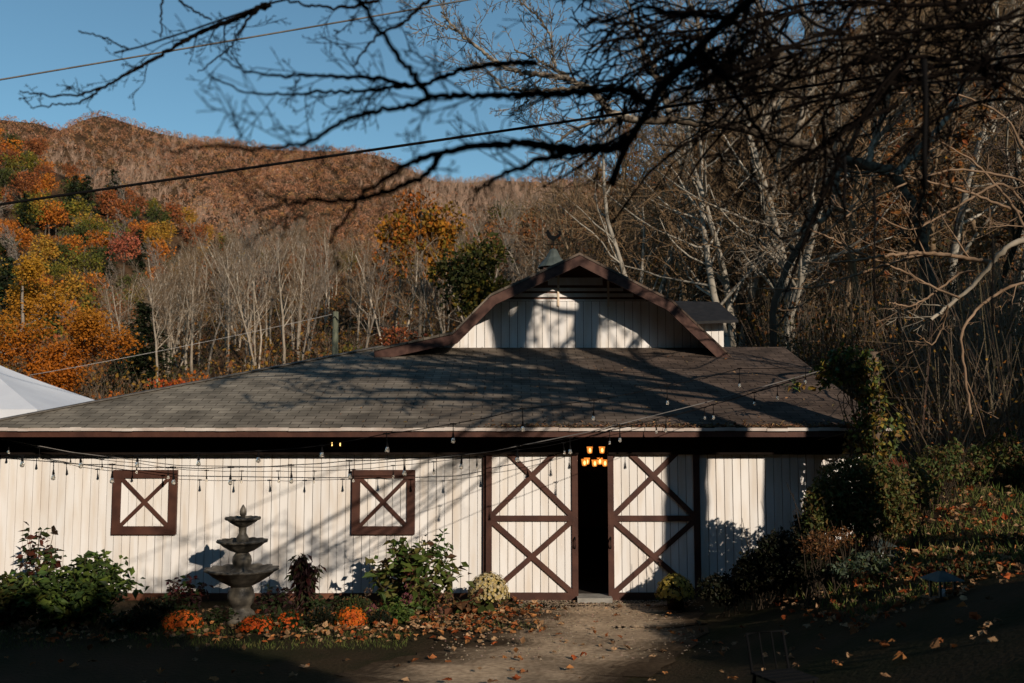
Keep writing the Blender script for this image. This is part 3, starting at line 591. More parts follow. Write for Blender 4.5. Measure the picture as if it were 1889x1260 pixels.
# rake boards on the front edge
mb = MB(); P2 = prof.copy(); P2[:, 1] -= 0.06
wid = 0.17
def offs(P, d):
    out = []
    for i in range(len(P)):
        t0 = unit(P[i] - P[i-1]) if i else None; t1 = unit(P[i+1] - P[i]) if i < len(P) - 1 else None
        t = unit((t0 if t0 is not None else 0) + (t1 if t1 is not None else 0)) if (t0 is not None and t1 is not None) else (t1 if t0 is None else t0)
        nn = np.array([t[1], -t[0]]); k = 1.0
        if t0 is not None and t1 is not None: k = 1/max(np.dot(t, t0), 0.5)
        out.append(P[i] + nn*d*k)
    return np.array(out)
Po = offs(P2, wid)
for i in range(len(P2) - 1):
    a, b, c, d = P2[i], P2[i+1], Po[i+1], Po[i]
    V = [(p[0], y, p[1]) for y in (YF - 0.035, YF + 0.015) for p in (a, b, c, d)]
    mb.add(V, [(0, 3, 2, 1), (4, 5, 6, 7), (0, 1, 5, 4), (1, 2, 6, 5), (2, 3, 7, 6), (3, 0, 4, 7)])
mb.build('rake_board', M_rake, gr)
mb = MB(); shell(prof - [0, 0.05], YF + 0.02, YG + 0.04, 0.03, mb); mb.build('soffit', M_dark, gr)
# gable wall: vertical boards up to the louvre, level slats above
def roofz(x): return np.interp(x, prof[:, 0], prof[:, 1]) - 0.085
zl = WZ(556, YG); mb = MB(); x = prof[0, 0] + 0.6
while x < prof[-1, 0] - 0.05:
    x1 = x + 0.15; top0, top1 = min(roofz(x), zl), min(roofz(x1), zl)
    if min(top0, top1) > 3.7:
        V = [(x, YG, 3.6), (x1, YG, 3.6), (x1, YG, top1), (x, YG, top0), (x, YG + .02, 3.6), (x1, YG + .02, 3.6), (x1, YG + .02, top1), (x, YG + .02, top0)]
        mb.add(V, [(0, 1, 2, 3), (0, 3, 7, 4), (1, 5, 6, 2), (3, 2, 6, 7), (4, 7, 6, 5)], wcol(rng))
    x += 0.160
for pya, pyb in ((555.5, 552), (548, 541), (537, 531), (526, 512)):
    za, zb = WZ(pya, YG), WZ(pyb, YG)
    xs = [xx for xx in np.linspace(prof[0, 0], prof[-1, 0], 400) if roofz(xx) > zb]
    if xs:
        V = [(xs[0], YG - 0.015, za), (xs[-1], YG - 0.015, za), (xs[-1], YG - 0.0, zb), (xs[0], YG - 0.0, zb)]
        V += [(a, b + 0.025, c) for a, b, c in V]; mb.add(V, [(0, 1, 2, 3), (4, 7, 6, 5), (0, 4, 5, 1), (3, 2, 6, 7), (0, 3, 7, 4), (1, 5, 6, 2)], wcol(rng))
for px in (1031, 1124): mb.box((WX(px, YG) - 0.02, YG - 0.03, zl - 0.1), (WX(px, YG) + 0.02, YG + 0.01, roofz(WX(px, YG)) - 0.02), (0.75, 0.6, 0.45))
mb.build('gable_wall', M_white, barn)
mb = MB(); V = [(x, y, z) for y in (YG + 0.03, YG + 0.06) for x, z in [(prof[0, 0] + 0.6, 3.6), (prof[-1, 0], 3.6)] + [(p[0], p[1] - 0.1) for p in prof[::-1]]]
n = len(V)//2; mb.add(V, [tuple(range(n)), tuple(range(2*n - 1, n - 1, -1))]); mb.build('gable_backing', M_gap, barn)
# wreath wire hanging at the peak
# right back wing
yw = 7.2; mb = MB(); x0, x1 = WX(1262, yw), WX(1338, yw); x = x0; zt = WZ(594, yw)
while x < x1 - 0.01: mb.box((x, yw, 3.2), (min(x + 0.15, x1), yw + 0.05, zt), wcol(rng)); x += 0.16
wing = mb.build('side_wing', M_white, barn)
mb = MB(); a, b, c, d = W(1240, 594, yw - 0.35), W(1362, 590, yw - 0.35), W(1325, 557, yw + 1.2), W(1245, 555, yw + 1.2)
V = [a, b, c, d] + [p - [0, 0, 0.06] for p in (a, b, c, d)]; mb.add(V, [(0, 1, 2, 3), (7, 6, 5, 4), (0, 4, 5, 1), (1, 5, 6, 2), (2, 6, 7, 3), (3, 7, 4, 0)])
mb.build('wing_roof', mat('dark_roofing', (0.022, 0.02, 0.019), (0.012, 0.011, 0.011), scale=8, bump=0.3), wing)
# windows (board shutters with a cross)
def board_panel(x0, x1, z0, z1, y, step=0.1205):
    mb = MB(); x = x0
    while x < x1 - 0.005: mb.box((x, y, z0), (min(x + step - 0.008, x1), y + 0.02, z1), wcol(rng)); x += step
    return mb
for a, b in ((212, 329.5), (651, 766.5)):
    x0, x1 = WX(a, -0.05), WX(b, -0.05); z0, z1 = WZ(986, -0.05), WZ(867, -0.05); f = 0.118
    wn = board_panel(x0 + f - 0.01, x1 - f + 0.01, z0 + f - 0.01, z1 - f + 0.01, -0.03).build('window', M_white, barn)
    mb = MB(); mb.box((x0 + f, -0.006, z0 + f), (x1 - f, -0.003, z1 - f)); mb.build('panel_backing', M_gap, wn)
    mb = MB(); mb.box((x0, -0.06, z0), (x1, -0.004, z0 + f)); mb.box((x0, -0.06, z1 - f), (x1, -0.004, z1)); mb.box((x0, -0.057, z0 + f), (x0 + f, -0.004, z1 - f)); mb.box((x1 - f, -0.057, z0 + f), (x1, -0.004, z1 - f)); mb.build('window_frame', M_brown, wn)
    mb = MB(); mb.beam((x0 + f, -0.042, z0 + f), (x1 - f, -0.042, z1 - f), 0.055, 0.02); mb.beam((x0 + f, -0.044, z1 - f), (x1 - f, -0.044, z0 + f), 0.055, 0.02); mb.build('brace', M_brown, wn)
# sliding doors
for a, b, hx in ((897, 1065, 1059), (1120, 1288, 1124)):
    y = -0.07; x0, x1 = WX(a, y), WX(b, y); z0, z1, zm = 0.02, 2.38, WZ(956, y); f = 0.085
    dr = board_panel(x0 + f, x1 - f, z0 + 0.05, z1, y - 0.0, 0.118).build('door', M_white, barn)
    mb = MB(); mb.box((x0 + f, y + 0.021, z0), (x1 - f, y + 0.028, z1)); mb.build('door_backing', M_gap, dr)
    mb = MB(); yy = y - 0.035
    mb.box((x0, yy, z0 + 0.1), (x0 + f, y + 0.03, z1)); mb.box((x1 - f, yy, z0 + 0.1), (x1, y + 0.03, z1)); mb.box((x0, yy - 0.002, z0 - 0.01), (x1, y + 0.03, z0 + 0.1)); mb.box((x0 + f, yy, zm - 0.04), (x1 - f, y - 0.001, zm + 0.04)); mb.build('door_frame', M_brown, dr)
    mb = MB()
    for p, q in ((z0 + 0.1, zm - 0.04), (zm + 0.04, z1 - 0.02)):
        mb.beam((x0 + f, y - 0.02, p), (x1 - f, y - 0.02, q), 0.075, 0.022); mb.beam((x0 + f, y - 0.023, q), (x1 - f, y - 0.023, p), 0.075, 0.022)
    mb.build('brace', M_brown, dr)
    mb = MB(); hxx = WX(hx, y); zz = WZ(1001, y); mb.tube([(hxx, yy, zz - 0.08), (hxx, yy - 0.04, zz - 0.06), (hxx, yy - 0.04, zz + 0.06), (hxx, yy, zz + 0.08)], 0.011, 6); mb.build('door_handle', M_iron, dr)
mb = MB(); mb.box((WX(892, -0.05), -0.055, 0.0), (WX(897, -0.05) - 0.004, -0.004, 2.4)); mb.build('door_jamb', M_brown, barn)
# cupola and its vane
yc = 11.3; cx = WX(1022, yc); zb = WZ(492, yc); mb = MB(); mb.box((cx - 0.27, yc - 0.27, 5.0), (cx + 0.27, yc + 0.27, zb), (0.8, 0.78, 0.75)); cup = mb.build('cupola', M_brown, barn)
mb = MB(); za = WZ(458, yc); mb.lathe([(0.42, zb - 0.03), (0.4, zb), (0.3, zb + 0.13), (0.2, zb + 0.24), (0.09, za - 0.04), (0.0, za)], 12, (cx, yc, 0), smooth=False); mb.build('cupola_roof', M_cone, cup)
vane = thing('weather_vane', 'dark rooster weather vane on top of the cupola', 'weather vane', (cx, yc, za))
mb = MB(); mb.tube([(0, 0, -0.02), (0, 0, 0.28)], 0.012, 5); mb.tube([(-0.22, 0, 0.1), (0.22, 0, 0.1)], 0.009, 5); mb.build('rod', M_iron, vane)
mb = MB(); R = [(-0.24, 0.38), (-0.2, 0.46), (-0.12, 0.47), (-0.16, 0.38), (-0.06, 0.33), (0.05, 0.34), (0.11, 0.45), (0.16, 0.5), (0.19, 0.44), (0.24, 0.42), (0.19, 0.39), (0.16, 0.3), (0.06, 0.23), (0.03, 0.2), (-0.02, 0.2), (-0.05, 0.24), (-0.14, 0.28)]
R = [(-a*0.95, z) for a, z in R]; n = len(R); V = [(a, y, z) for y in (-0.012, 0.012) for a, z in R]
mb.add(V, [tuple(range(n)), tuple(range(2*n - 1, n - 1, -1))] + [(i, n + i, n + (i + 1) % n, (i + 1) % n) for i in range(n)]); mb.build('rooster', M_iron, vane)
# ---------------------------------------------------------------- chandelier in the doorway
yc = 0.9; ch = thing('chandelier', 'lit chandelier of amber bell shades hanging inside the barn doorway', 'chandelier', (WX(1093, yc), yc, 2.48))
mb = MB(); mb.tube([(0, 0, 0), (0, 0, -0.5)], 0.012, 6)
sh = [(1088, 830, .0), (1111, 830, .05), (1078, 853, .0), (1084, 851, .14), (1096.5, 854, -.05), (1107.5, 851, .12), (1116, 854, .02)]
ox, oz = WX(1093, yc), 2.48
for px, py, dy in sh:
    p = W(px, py + 4, yc) - [ox, yc, oz]; mb.tube([(0, 0, p[2] - 0.05), (p[0]*0.6, dy*0.6, p[2] - 0.12), (p[0], dy, p[2] - 0.07), (p[0], dy, p[2] - 0.03)], 0.007, 5)
mb.build('arms', M_iron, ch)
for px, py, dy in sh:
    p = W(px, py, yc) - [ox, yc, oz]; m2 = MB(); m2.lathe([(0.012, -0.055), (0.032, -0.05), (0.04, -0.02), (0.043, 0.02), (0.05, 0.05)], 10, (p[0], dy, p[2])); s_ = m2.build('lamp_shade', M_amber, ch)
    m2 = MB(); m2.lathe([(0.002, -0.04), (0.016, -0.02), (0.018, 0.0), (0.01, 0.02), (0.001, 0.03)], 8, (p[0], dy - 0.045, p[2])); m2.build('bulb', M_flame, s_)
for i, px in enumerate((612.5, 627.5)):
    q = W(px, 820, -0.2); t = thing('candle_lamp', ['left', 'right'][i] + ' one of two tiny amber lamps under the eave above the wall between the shutters', 'lamp', (q[0], q[1], q[2]))
    mb = MB(); mb.tube([(0, 0.04, -0.04), (0, 0, -0.045), (0, 0, -0.02)], 0.006, 5); mb.build('lamp_arm', M_iron, t)
    mb = MB(); mb.lathe([(0.002, -0.025), (0.008, -0.015), (0.008, 0.015), (0.001, 0.035)], 8); mb.build('bulb', M_flame, t)

# ================================================================== fountain
yf = -1.66; fx = WX(452, yf); zt = lambda py: WZ(py, yf)
fo = thing('fountain', 'dark stone three tier fountain with scalloped bowls in the flower bed', 'fountain', (fx, yf, 0))
def bowl(zr, r, depth, rs, name, parent):
    mb = MB(); pr = [(rs, zr - depth), (r*0.5, zr - depth*0.8), (r*0.8, zr - depth*0.42), (r*0.93, zr - depth*0.16), (r, zr - 0.02), (r*1.04, zr - 0.006), (r*1.03, zr + 0.012), (r*0.95, zr + 0.016), (r*0.87, zr + 0.0), (r*0.7, zr - depth*0.22), (r*0.4, zr - depth*0.38), (rs*0.7, zr - depth*0.4)]
    am = np.array([0, 0.01, 0.02, 0.035, 0.05, 0.055, 0.055, 0.05, 0.04, 0.02, 0.01, 0]); mb.lathe(pr, 72, wob=(am, 14)); return mb.build(name, M_stone, parent)
mb = MB(); mb.lathe([(0.0, 0.0), (0.23, 0.0), (0.23, 0.07), (0.19, 0.09), (0.17, 0.13), (0.12, 0.17), (0.12, 0.2), (0.16, 0.26), (0.175, 0.33), (0.15, 0.42), (0.13, 0.46), (0.17, 0.5), (0.2, 0.52)], 28); mb.build('pedestal', M_stone, fo)
bowl(zt(1050), 0.44, 0.21, 0.14, 'bowl', fo)
mb = MB(); z = zt(1058); mb.lathe([(0.15, z - 0.06), (0.14, z), (0.15, z + 0.03), (0.1, z + 0.06), (0.11, z + 0.1), (0.125, z + 0.16), (0.115, z + 0.22), (0.08, z + 0.27), (0.075, z + 0.3)], 24); mb.build('stem', M_stone, fo)
bowl(zt(998), 0.302, 0.15, 0.075, 'bowl', fo)
mb = MB(); z = zt(1003); mb.lathe([(0.08, z - 0.05), (0.07, z), (0.078, z + 0.04), (0.078, z + 0.08), (0.05, z + 0.13), (0.05, z + 0.2), (0.06, z + 0.23)], 24); mb.build('stem', M_stone, fo)
bowl(zt(956), 0.212, 0.11, 0.06, 'bowl', fo)
mb = MB(); z = zt(954); mb.lathe([(0.03, z - 0.03), (0.025, z + 0.01), (0.04, z + 0.03), (0.043, z + 0.07), (0.033, z + 0.11), (0.012, z + 0.15), (0.0, z + 0.165)], 16, wob=(np.full(7, 0.06), 6)); mb.build('finial', M_stone, fo)

# ================================================================== string lights and cables
def catenary(pts, n=12, sag=0.0):
    P = np.array(pts); t = np.r_[0, np.cumsum(np.linalg.norm(np.diff(P, axis=0), axis=1))]; u = np.linspace(0, t[-1], n*(len(P) - 1) + 1)
    return np.stack([np.interp(u, t, P[:, k]) for k in range(3)], 1)
bulb_me = {}
def strand(label, wire, bulbs, size, rw, seed):
    rr = np.random.default_rng(seed); t = thing('string_lights', label, 'string lights', tuple(wire[0]), group='strings of bulb lights across the barn front'); o0 = np.array(wire[0])
    mb = MB(); mb.tube(catenary(wire) - o0, rw, 4); mb.build('cord', M_wire, t)
    for top, bot in bulbs:
        top = np.array(top) - o0; bot = np.array(bot) - o0; s = size; tilt = (bot - top)/np.linalg.norm(bot - top)
        bt = bot - tilt*s*0.55*0.0
        mb = MB(); nk = bot - tilt*s*1.0
        mb.tube([top + [0, 0, 0.012], nk - tilt*s*0.9, nk - tilt*s*0.8, nk - tilt*0.15*s, nk], [0.004, 0.005, s*0.13, s*0.24, s*0.26], 8, cap=True)
        mb.tube([top - [0.03, 0, 0], top + [0.03, 0, 0]], 0.009, 6)
        so = mb.build('light_socket', M_wire, t)
        mb = MB(); mb.lathe([(0.002, 0.0), (s*0.22, -0.05*s), (s*0.28, -0.3*s), (s*0.37, -0.62*s), (s*0.33, -0.85*s), (s*0.15, -0.98*s), (0.001, -1.0*s)], 10, nk); mb.lathe([(0.003, -0.05*s), (0.008, -0.5*s), (0.003, -0.7*s)], 6, nk); mb.build('bulb', M_glass, so)
YN1, YN2, YF3 = -5.4, -5.0, -0.36
n1 = [(41, 841, 862), (148, 843, 864), (254, 840, 863), (365, 836, 860), (477, 832, 854), (594, 822, 845), (713, 800, 835), (836, 782, 818), (964, 754, 796), (1096, 738, 776), (1230, 712, 747), (1364, 680, 715), (1486, 676, 708)]
n2 = [(99, 852, 886), (207, 857, 892), (319, 862, 895), (426, 862, 895), (537, 858, 892), (644, 850, 884), (747, 845, 878), (852, 838, 866), (954, 822, 853), (1051, 808, 838), (1143, 784, 816), (1229, 768, 798), (1316, 746, 774), (1391, 724, 748), (1434, 712, 738)]
n3 = [(17, 814, 837), (73, 826, 849), (129, 837, 859), (188, 848, 868), (253, 854, 874), (310, 863, 884), (381, 868, 890), (446, 869, 892), (513, 869, 891), (580, 869, 892), (652, 866, 890), (725, 859, 883), (800, 852, 876), (879, 842, 866), (955, 830, 852), (1039, 817, 838), (1125, 794, 820), (1210, 775, 800), (1299, 752, 774)]
POST = W(1600, 660, -0.95)
def mk(lst, Y, left, right, yend, sagpx, size, rw, label, seed):
    rr = np.random.default_rng(seed); f = lambda px: Y + (yend - Y)*(sstep(620, 930, px) if Y > -1 else sstep(700, 1560, px))
    B = [(W(a, b, f(a)), W(a + rr.uniform(-2, 3), c, f(a))) for a, b, c in lst]
    wire = [W(left[0], left[1], Y)]
    for i, (t_, b_) in enumerate(B):
        wire.append(t_)
        if i < len(B) - 1: wire.append((t_ + B[i+1][0])/2 - np.array([0, 0, sagpx*rr.uniform(0.2, 1.2)]))
    wire.append(POST + [0, 0, 0.0]); strand(label, wire, B, size, rw, seed)
mk(n1, YN1, (-40, 836), None, -0.95, 0.012, 0.055, 0.0042, 'nearest string of clear bulbs rising across the roof to the vine post', 1)
mk(n2, YN2, (-40, 842), None, -0.95, 0.015, 0.055, 0.0042, 'middle string of clear bulbs hanging lowest in front of the shutters', 2)
mk(n3, YF3, (5, 811), None, -0.95, 0.01, 0.05, 0.004, 'string of small bulbs nearest the wall starting at the left eave corner', 3)
mb = MB(); mb.tube(catenary([W(2, 809, -0.4), W(130, 834, -0.38), W(330, 859, -0.38), W(600, 862, -0.4), W(800, 845, -0.72), W(905, 833, -0.9), W(1090, 796, -0.95), W(1300, 743, -0.95), POST]), 0.0065, 5)
tag(mb.build('support_cable', M_cable), 'pale steel cable carrying the string lights from left eave to vine post', 'cable')
def cable(pts, r, m, name, label, cat='cable'):
    mb = MB(); P = np.array(pts); n = 60; u = np.linspace(0, 1, len(P)); uu = np.linspace(0, 1, n)
    c = [np.polyfit(u, P[:, k], min(3, len(P) - 1)) for k in range(3)]; mb.tube(np.stack([np.polyval(k, uu) for k in c], 1), r, 6); tag(mb.build(name, m), label, cat)
cable([W(-60, 387, -3.5), W(0, 375, -3.5), W(365, 325, -3.5), W(730, 271, -3.5), W(1090, 217, -3.5), W(1400, 172, -3.5), W(1950, 92, -3.5)], 0.016, M_wire, 'power_cable', 'thick black service cable crossing the picture above the roof')
cable([W(-60, 158, 3), W(0, 146, 3), W(430, 76, 3), W(860, -1, 3), W(1200, -62, 3)], 0.016, M_cable, 'utility_wire', 'thin wire high in the sky at the upper left')
pl = thing('utility_pole', 'mossy wooden utility pole behind the left roof slope', 'utility pole', tuple(np.array([WX(616, 24), 24, H(WX(616, 24), 24)])))
z1 = WZ(575, 24) - pl.location[2]; mb = MB(); mb.tube([(0, 0, -0.3), (0, 0, z1)], [0.15, 0.11], 10, cap=True); mb.build('pole', M_pole, pl)
mb = MB(); mb.tube([(-0.2, -0.14, z1 - 0.35), (0.0, -0.14, z1 - 0.2), (0.16, -0.14, z1 - 0.4)], 0.02, 5); mb.build('bracket', M_iron, pl)
cable([W(55, 692, 20), W(220, 662, 21), W(420, 622, 23), W(612, 580, 24)], 0.009, mat('white_wire', (0.36, 0.33, 0.3)), 'guy_wire', 'pale wire running from the utility pole down to the left behind the roof')

# ================================================================== tent, fence, bank things
tx, ty = WX(-45, 15), 15.0; te = thing('tent', 'white canvas marquee behind the left end of the barn', 'tent', (tx, ty, 0))
mb = MB(); za = WZ(655, 15); zc = WZ(757, 13); hs = 3.45
for q4 in range(4):
    a4 = q4*math.pi/2; ca, sa = math.cos(a4), math.sin(a4); n = 14; V = []
    for m_ in np.linspace(0, 1, n):
        for w_ in np.linspace(-1, 1, n): 
            x_, y_ = m_*hs, m_*hs*w_; V.append((x_*ca - y_*sa, x_*sa + y_*ca, za - (za - zc)*m_**0.85 - 0.09*math.sin(m_*math.pi)*(1 - w_*w_)))
    i = np.arange(n - 1)[:, None]*n; j = np.arange(n - 1)[None]; mb.grid(V, np.stack([i + j, i + n + j, i + n + j + 1, i + j + 1], -1).reshape(-1, 4), W1)
mb.build('canopy', M_tent, te)
mb = MB()
for (a, b) in (((-1, -1), (1, -1)), ((1, -1), (1, 1)), ((1, 1), (-1, 1)), ((-1, 1), (-1, -1))):
    P = [(np.array(a)*(1 - t) + np.array(b)*t)*hs for t in np.linspace(0, 1, 12)]
    for p, q in zip(P[:-1], P[1:]): mb.add([(*p, zc), (*q, zc), (*(q*0.995), zc - 1.4), (*(p*0.995), zc - 1.4)], [(0, 1, 2, 3)])
mb.build('valance', M_tent, te)
for a, b in ((-1, -1), (1, -1), (1, 1), (-1, 1)): mb = MB(); mb.tube([(a*hs*0.97, b*hs*0.97, 0), (a*hs*0.97, b*hs*0.97, zc)], 0.04, 6); mb.build('pole', M_metal, te)
fe = thing('plank_fence', 'short weathered plank fence at the left end of the barn wall', 'fence', (-7.6, -0.55, 0))
for i, z in enumerate((0.1, 0.33, 0.56)): mb = MB(); mb.beam((-1.2, 0.02*i, z - 0.12), (0.02, 0.01*i, z), 0.19, 0.03); mb.build('plank', M_wood, fe)
mb = MB(); mb.box((-0.06, 0.045, -0.2), (0.03, 0.12, 0.95)); mb.build('post', M_wood, fe)
# lanterns on the bank
def lantern(px, pyb, Y, h, label, rz=0.2):
    q = W(px, pyb, Y); t = thing('garden_lantern', label, 'lantern', (q[0], q[1], H(q[0], q[1]) + 0.01), rz, group='lanterns on the bank')
    if h > 0.3: t.location.z = min(q[2], H(q[0], q[1]) + 0.05)
    s = h; mb = MB(); mb.box((-0.3*s, -0.3*s, 0), (0.3*s, 0.3*s, 0.06*s)); mb.build('base', M_metal, t)
    for a in (-1, 1):
        for b in (-1, 1): mb = MB(); mb.box((a*0.25*s - 0.035*s, b*0.25*s - 0.035*s, 0.06*s), (a*0.25*s + 0.035*s, b*0.25*s + 0.035*s, 0.62*s)); mb.build('post', M_metal, t)
    mb = MB(); k = [(0.48, 0.62), (0.44, 0.66), (0.22, 0.8), (0.08, 0.88)]
    V = [(sx*r*s, sy*r*s, z*s) for r, z in k for sx, sy in ((-1, -1), (1, -1), (1, 1), (-1, 1))]; F = [(i*4 + j, i*4 + (j + 1) % 4, i*4 + 4 + (j + 1) % 4, i*4 + 4 + j) for i in range(3) for j in range(4)] + [(3, 2, 1, 0), (12, 13, 14, 15)]
    mb.add(V, F); mb.build('roof', M_metal, t)
    mb = MB(); a = np.linspace(0, 2*math.pi, 13); mb.tube(np.stack([0.07*s*np.cos(a), 0*a, 0.95*s + 0.07*s*np.sin(a)], 1), 0.012*s + 0.002, 5); mb.build('ring', M_metal, t)
    mb = MB(); mb.lathe([(0.0, 0.06*s), (0.09*s, 0.06*s), (0.09*s, 0.32*s), (0.0, 0.33*s)], 10); mb.build('candle', M_tent, t)
lantern(1625, 1012, -2.2, 0.29, 'small grey green metal lantern in sunlit leaves on the bank')
lantern(1738, 1080, -5.4, 0.29, 'dark metal lantern in the shade at the edge of the leafy bank')
# dark chair in the shade
q = W(1440, 1262, -7.6); cz = H(q[0], q[1]); chr_ = thing('garden_chair', 'dark metal slatted garden chair in deep shade at the lower right', 'chair', (q[0], q[1] - 0.1, cz), 0.35)
hh = 0.62
mb = MB()
for y in (-0.12, -0.04, 0.04, 0.12): mb.box((-0.17, y - 0.03, 0.36), (0.17, y + 0.03, 0.375))
mb.build('seat', M_iron, chr_)
mb = MB(); mb.tube([(-0.15, 0.16, 0.36), (-0.15, 0.22, hh), (0.15, 0.22, hh), (0.15, 0.16, 0.36)], 0.011, 6)
for x in (-0.05, 0.05): mb.tube([(x, 0.16, 0.37), (x, 0.22, hh)], 0.006, 5)
mb.build('backrest', M_iron, chr_)
for a in (-1, 1):
    for b in (-1, 1): mb = MB(); mb.tube([(a*0.15, b*0.13, 0.36), (a*0.17, b*0.17, 0)], 0.012, 6); mb.build('leg', M_iron, chr_)
# ================================================================== flower bed
def shrub(name, label, cat, px, py, Y, wid, ht, n, leaf, cols, seed, stems=9, ratio=0.55, shape='mound', blooms=None, group=None, m=M_leaf, droop=0.2, stemcol=(0.08, 0.06, 0.03), z=None):
    rng = np.random.default_rng(seed); q = W(px, py, Y); t = thing(name, label, cat, (q[0], Y, H(q[0], Y) if z is None else z), group=group)
    st = MB(); lf = MB(); tips = []
    for i in range(stems):
        a = rng.uniform(0, 6.28); r = math.sqrt(rng.uniform(0, 1))*wid/2*0.9; hh = ht*(1 - 0.55*(r/(wid/2))**2)*rng.uniform(0.8, 1.08)
        if shape == 'spire': hh = ht*rng.uniform(0.75, 1.05); r *= 0.8
        end = np.array([r*math.cos(a), r*math.sin(a)*0.7, hh]); base = np.array([r*0.25*math.cos(a), r*0.2*math.sin(a), 0])
        P = np.array([base + (end - base)*f + [0, 0, 0.12*ht*math.sin(f*math.pi)*rng.uniform(0, 1)] + 0.02*rng.normal(size=3) for f in np.linspace(0, 1, 6)])
        st.tube(P, np.linspace(0.008, 0.003, 6), 4, stemcol); tips.append(P)
    A = np.concatenate([np.array([p[0] + (p[-1] - p[0])*0 for p in []]).reshape(0, 3)] + [np.stack([np.interp(np.linspace(0.15, 1.0, 24), np.linspace(0, 1, 6), P[:, k]) for k in range(3)], 1) for P in tips])
    idx = rng.integers(0, len(A), n); B = A[idx] + rng.normal(size=(n, 3))*wid*0.035; D = rng.normal(size=(n, 3))*[1, 1, 0.5]; D[:, 2] -= droop
    c = np.array(cols)[rng.integers(0, len(cols), n)]; lf.leaves(B, D, rng.uniform(0.6, 1.3, n)*leaf, jit(rng, 1, n, 0.2, 0.1)*c, rng, ratio, up=0.8)
    st.build('stems', M_leafd, t); lf.build('foliage', m, t)
    if blooms:
        for (bx, by, bz, br, bc, bn) in blooms:
            fl = MB(); R = rng.normal(size=(bn, 3)); R /= np.linalg.norm(R, axis=1)[:, None]
            fl.leaves(np.array([bx, by, bz]) + R*br*rng.uniform(0.6, 1, (bn, 1)), R + 0.5*rng.normal(size=R.shape), br*0.42, jit(rng, bc, bn, 0.25, 0.1), rng, 0.9); fl.build('flower_head', M_leaf, t)
    return t
G1, G2, G3 = (0.075, 0.12, 0.025), (0.13, 0.17, 0.035), (0.17, 0.15, 0.04); DK = (0.033, 0.05, 0.016); PU = (0.05, 0.02, 0.02)
PINK = (0.2, 0.07, 0.075)
hyd = shrub('hydrangea', 'large green hydrangea with faded pink flower heads below the right shutter', 'shrub', 760, 1125, -1.15, 1.4, 1.0, 1000, 0.15, [G1, G2, G3, (0.07, 0.1, 0.02), (0.1, 0.06, 0.03)], 201, 32, ratio=0.55,
      blooms=[(-0.02, -0.3, 0.62, 0.06, (0.22, 0.06, 0.045), 90), (0.0, -0.35, 0.45, 0.06, PINK, 90), (-0.03, -0.42, 0.28, 0.07, PINK, 110), (-0.5, -0.3, 0.1, 0.08, PINK, 120), (0.35, -0.35, 0.1, 0.075, (0.18, 0.09, 0.06), 110), (0.5, -0.25, 0.28, 0.06, (0.16, 0.09, 0.05), 90), (-0.58, -0.1, 0.32, 0.05, (0.14, 0.09, 0.06), 80)])
# two tall shoots of the hydrangea
rng = np.random.default_rng(202); mb = MB()
for (tx_, tz_, k) in ((0.42, 1.1, 46), (0.5, 0.95, 30), (-0.15, 1.02, 26)):
    P = np.array([(tx_*f, -0.05*f, tz_*f**0.9) for f in np.linspace(0.3, 1, 7)]); mb.tube(P, np.linspace(0.007, 0.003, 7), 4, (0.12, 0.09, 0.05))
    i = rng.uniform(2.5, 6, k); B = np.stack([np.interp(i, range(7), P[:, c]) for c in range(3)], 1)
    mb.leaves(B, rng.normal(size=(k, 3))*[1, 0.8, 0.4] - [0, 0, 0.1], rng.uniform(0.07, 0.14, k), jit(rng, G1, k, 0.3, 0.1), rng, 0.5, up=0.8)
mb.build('shoot', M_leaf, hyd)
shrub('leafy_shrub', 'broad dark green shrub with some reddish leaves left of the fountain', 'shrub', 140, 1160, -1.7, 1.9, 0.9, 2300, 0.12, [(0.05, 0.08, 0.02), (0.075, 0.115, 0.025), (0.13, 0.17, 0.03)], 203, 34)
shrub('leafy_shrub', 'taller sparse shrub with red tinged leaves at the left end of the wall', 'shrub', 75, 1130, -1.1, 0.8, 1.08, 260, 0.12, [DK, (0.05, 0.03, 0.018), (0.12, 0.035, 0.02), (0.04, 0.06, 0.015)], 204, 9, shape='spire')
shrub('leafy_shrub', 'dark shrub at the far left edge beside the plank fence', 'shrub', 10, 1165, -1.9, 1.1, 0.7, 800, 0.12, [DK, (0.07, 0.08, 0.02), (0.1, 0.08, 0.02)], 205, 12)
shrub('amaranth', 'drooping dark maroon amaranth right of the fountain', 'plant', 562, 1105, -1.2, 0.56, 0.82, 900, 0.12, [PU, (0.035, 0.02, 0.014), (0.045, 0.05, 0.016), (0.07, 0.022, 0.018)], 206, 11, shape='spire', droop=1.2, ratio=0.35)
shrub('coleus', 'low dark plant with red leaf tips just left of the fountain', 'plant', 345, 1112, -1.25, 0.75, 0.5, 420, 0.085, [PU, (0.11, 0.02, 0.02), DK], 207, 14, shape='spire')
shrub('coleus', 'dark spreading plant between fountain and amaranth', 'plant', 500, 1115, -1.2, 0.55, 0.36, 300, 0.08, [DK, PU], 208, 10)
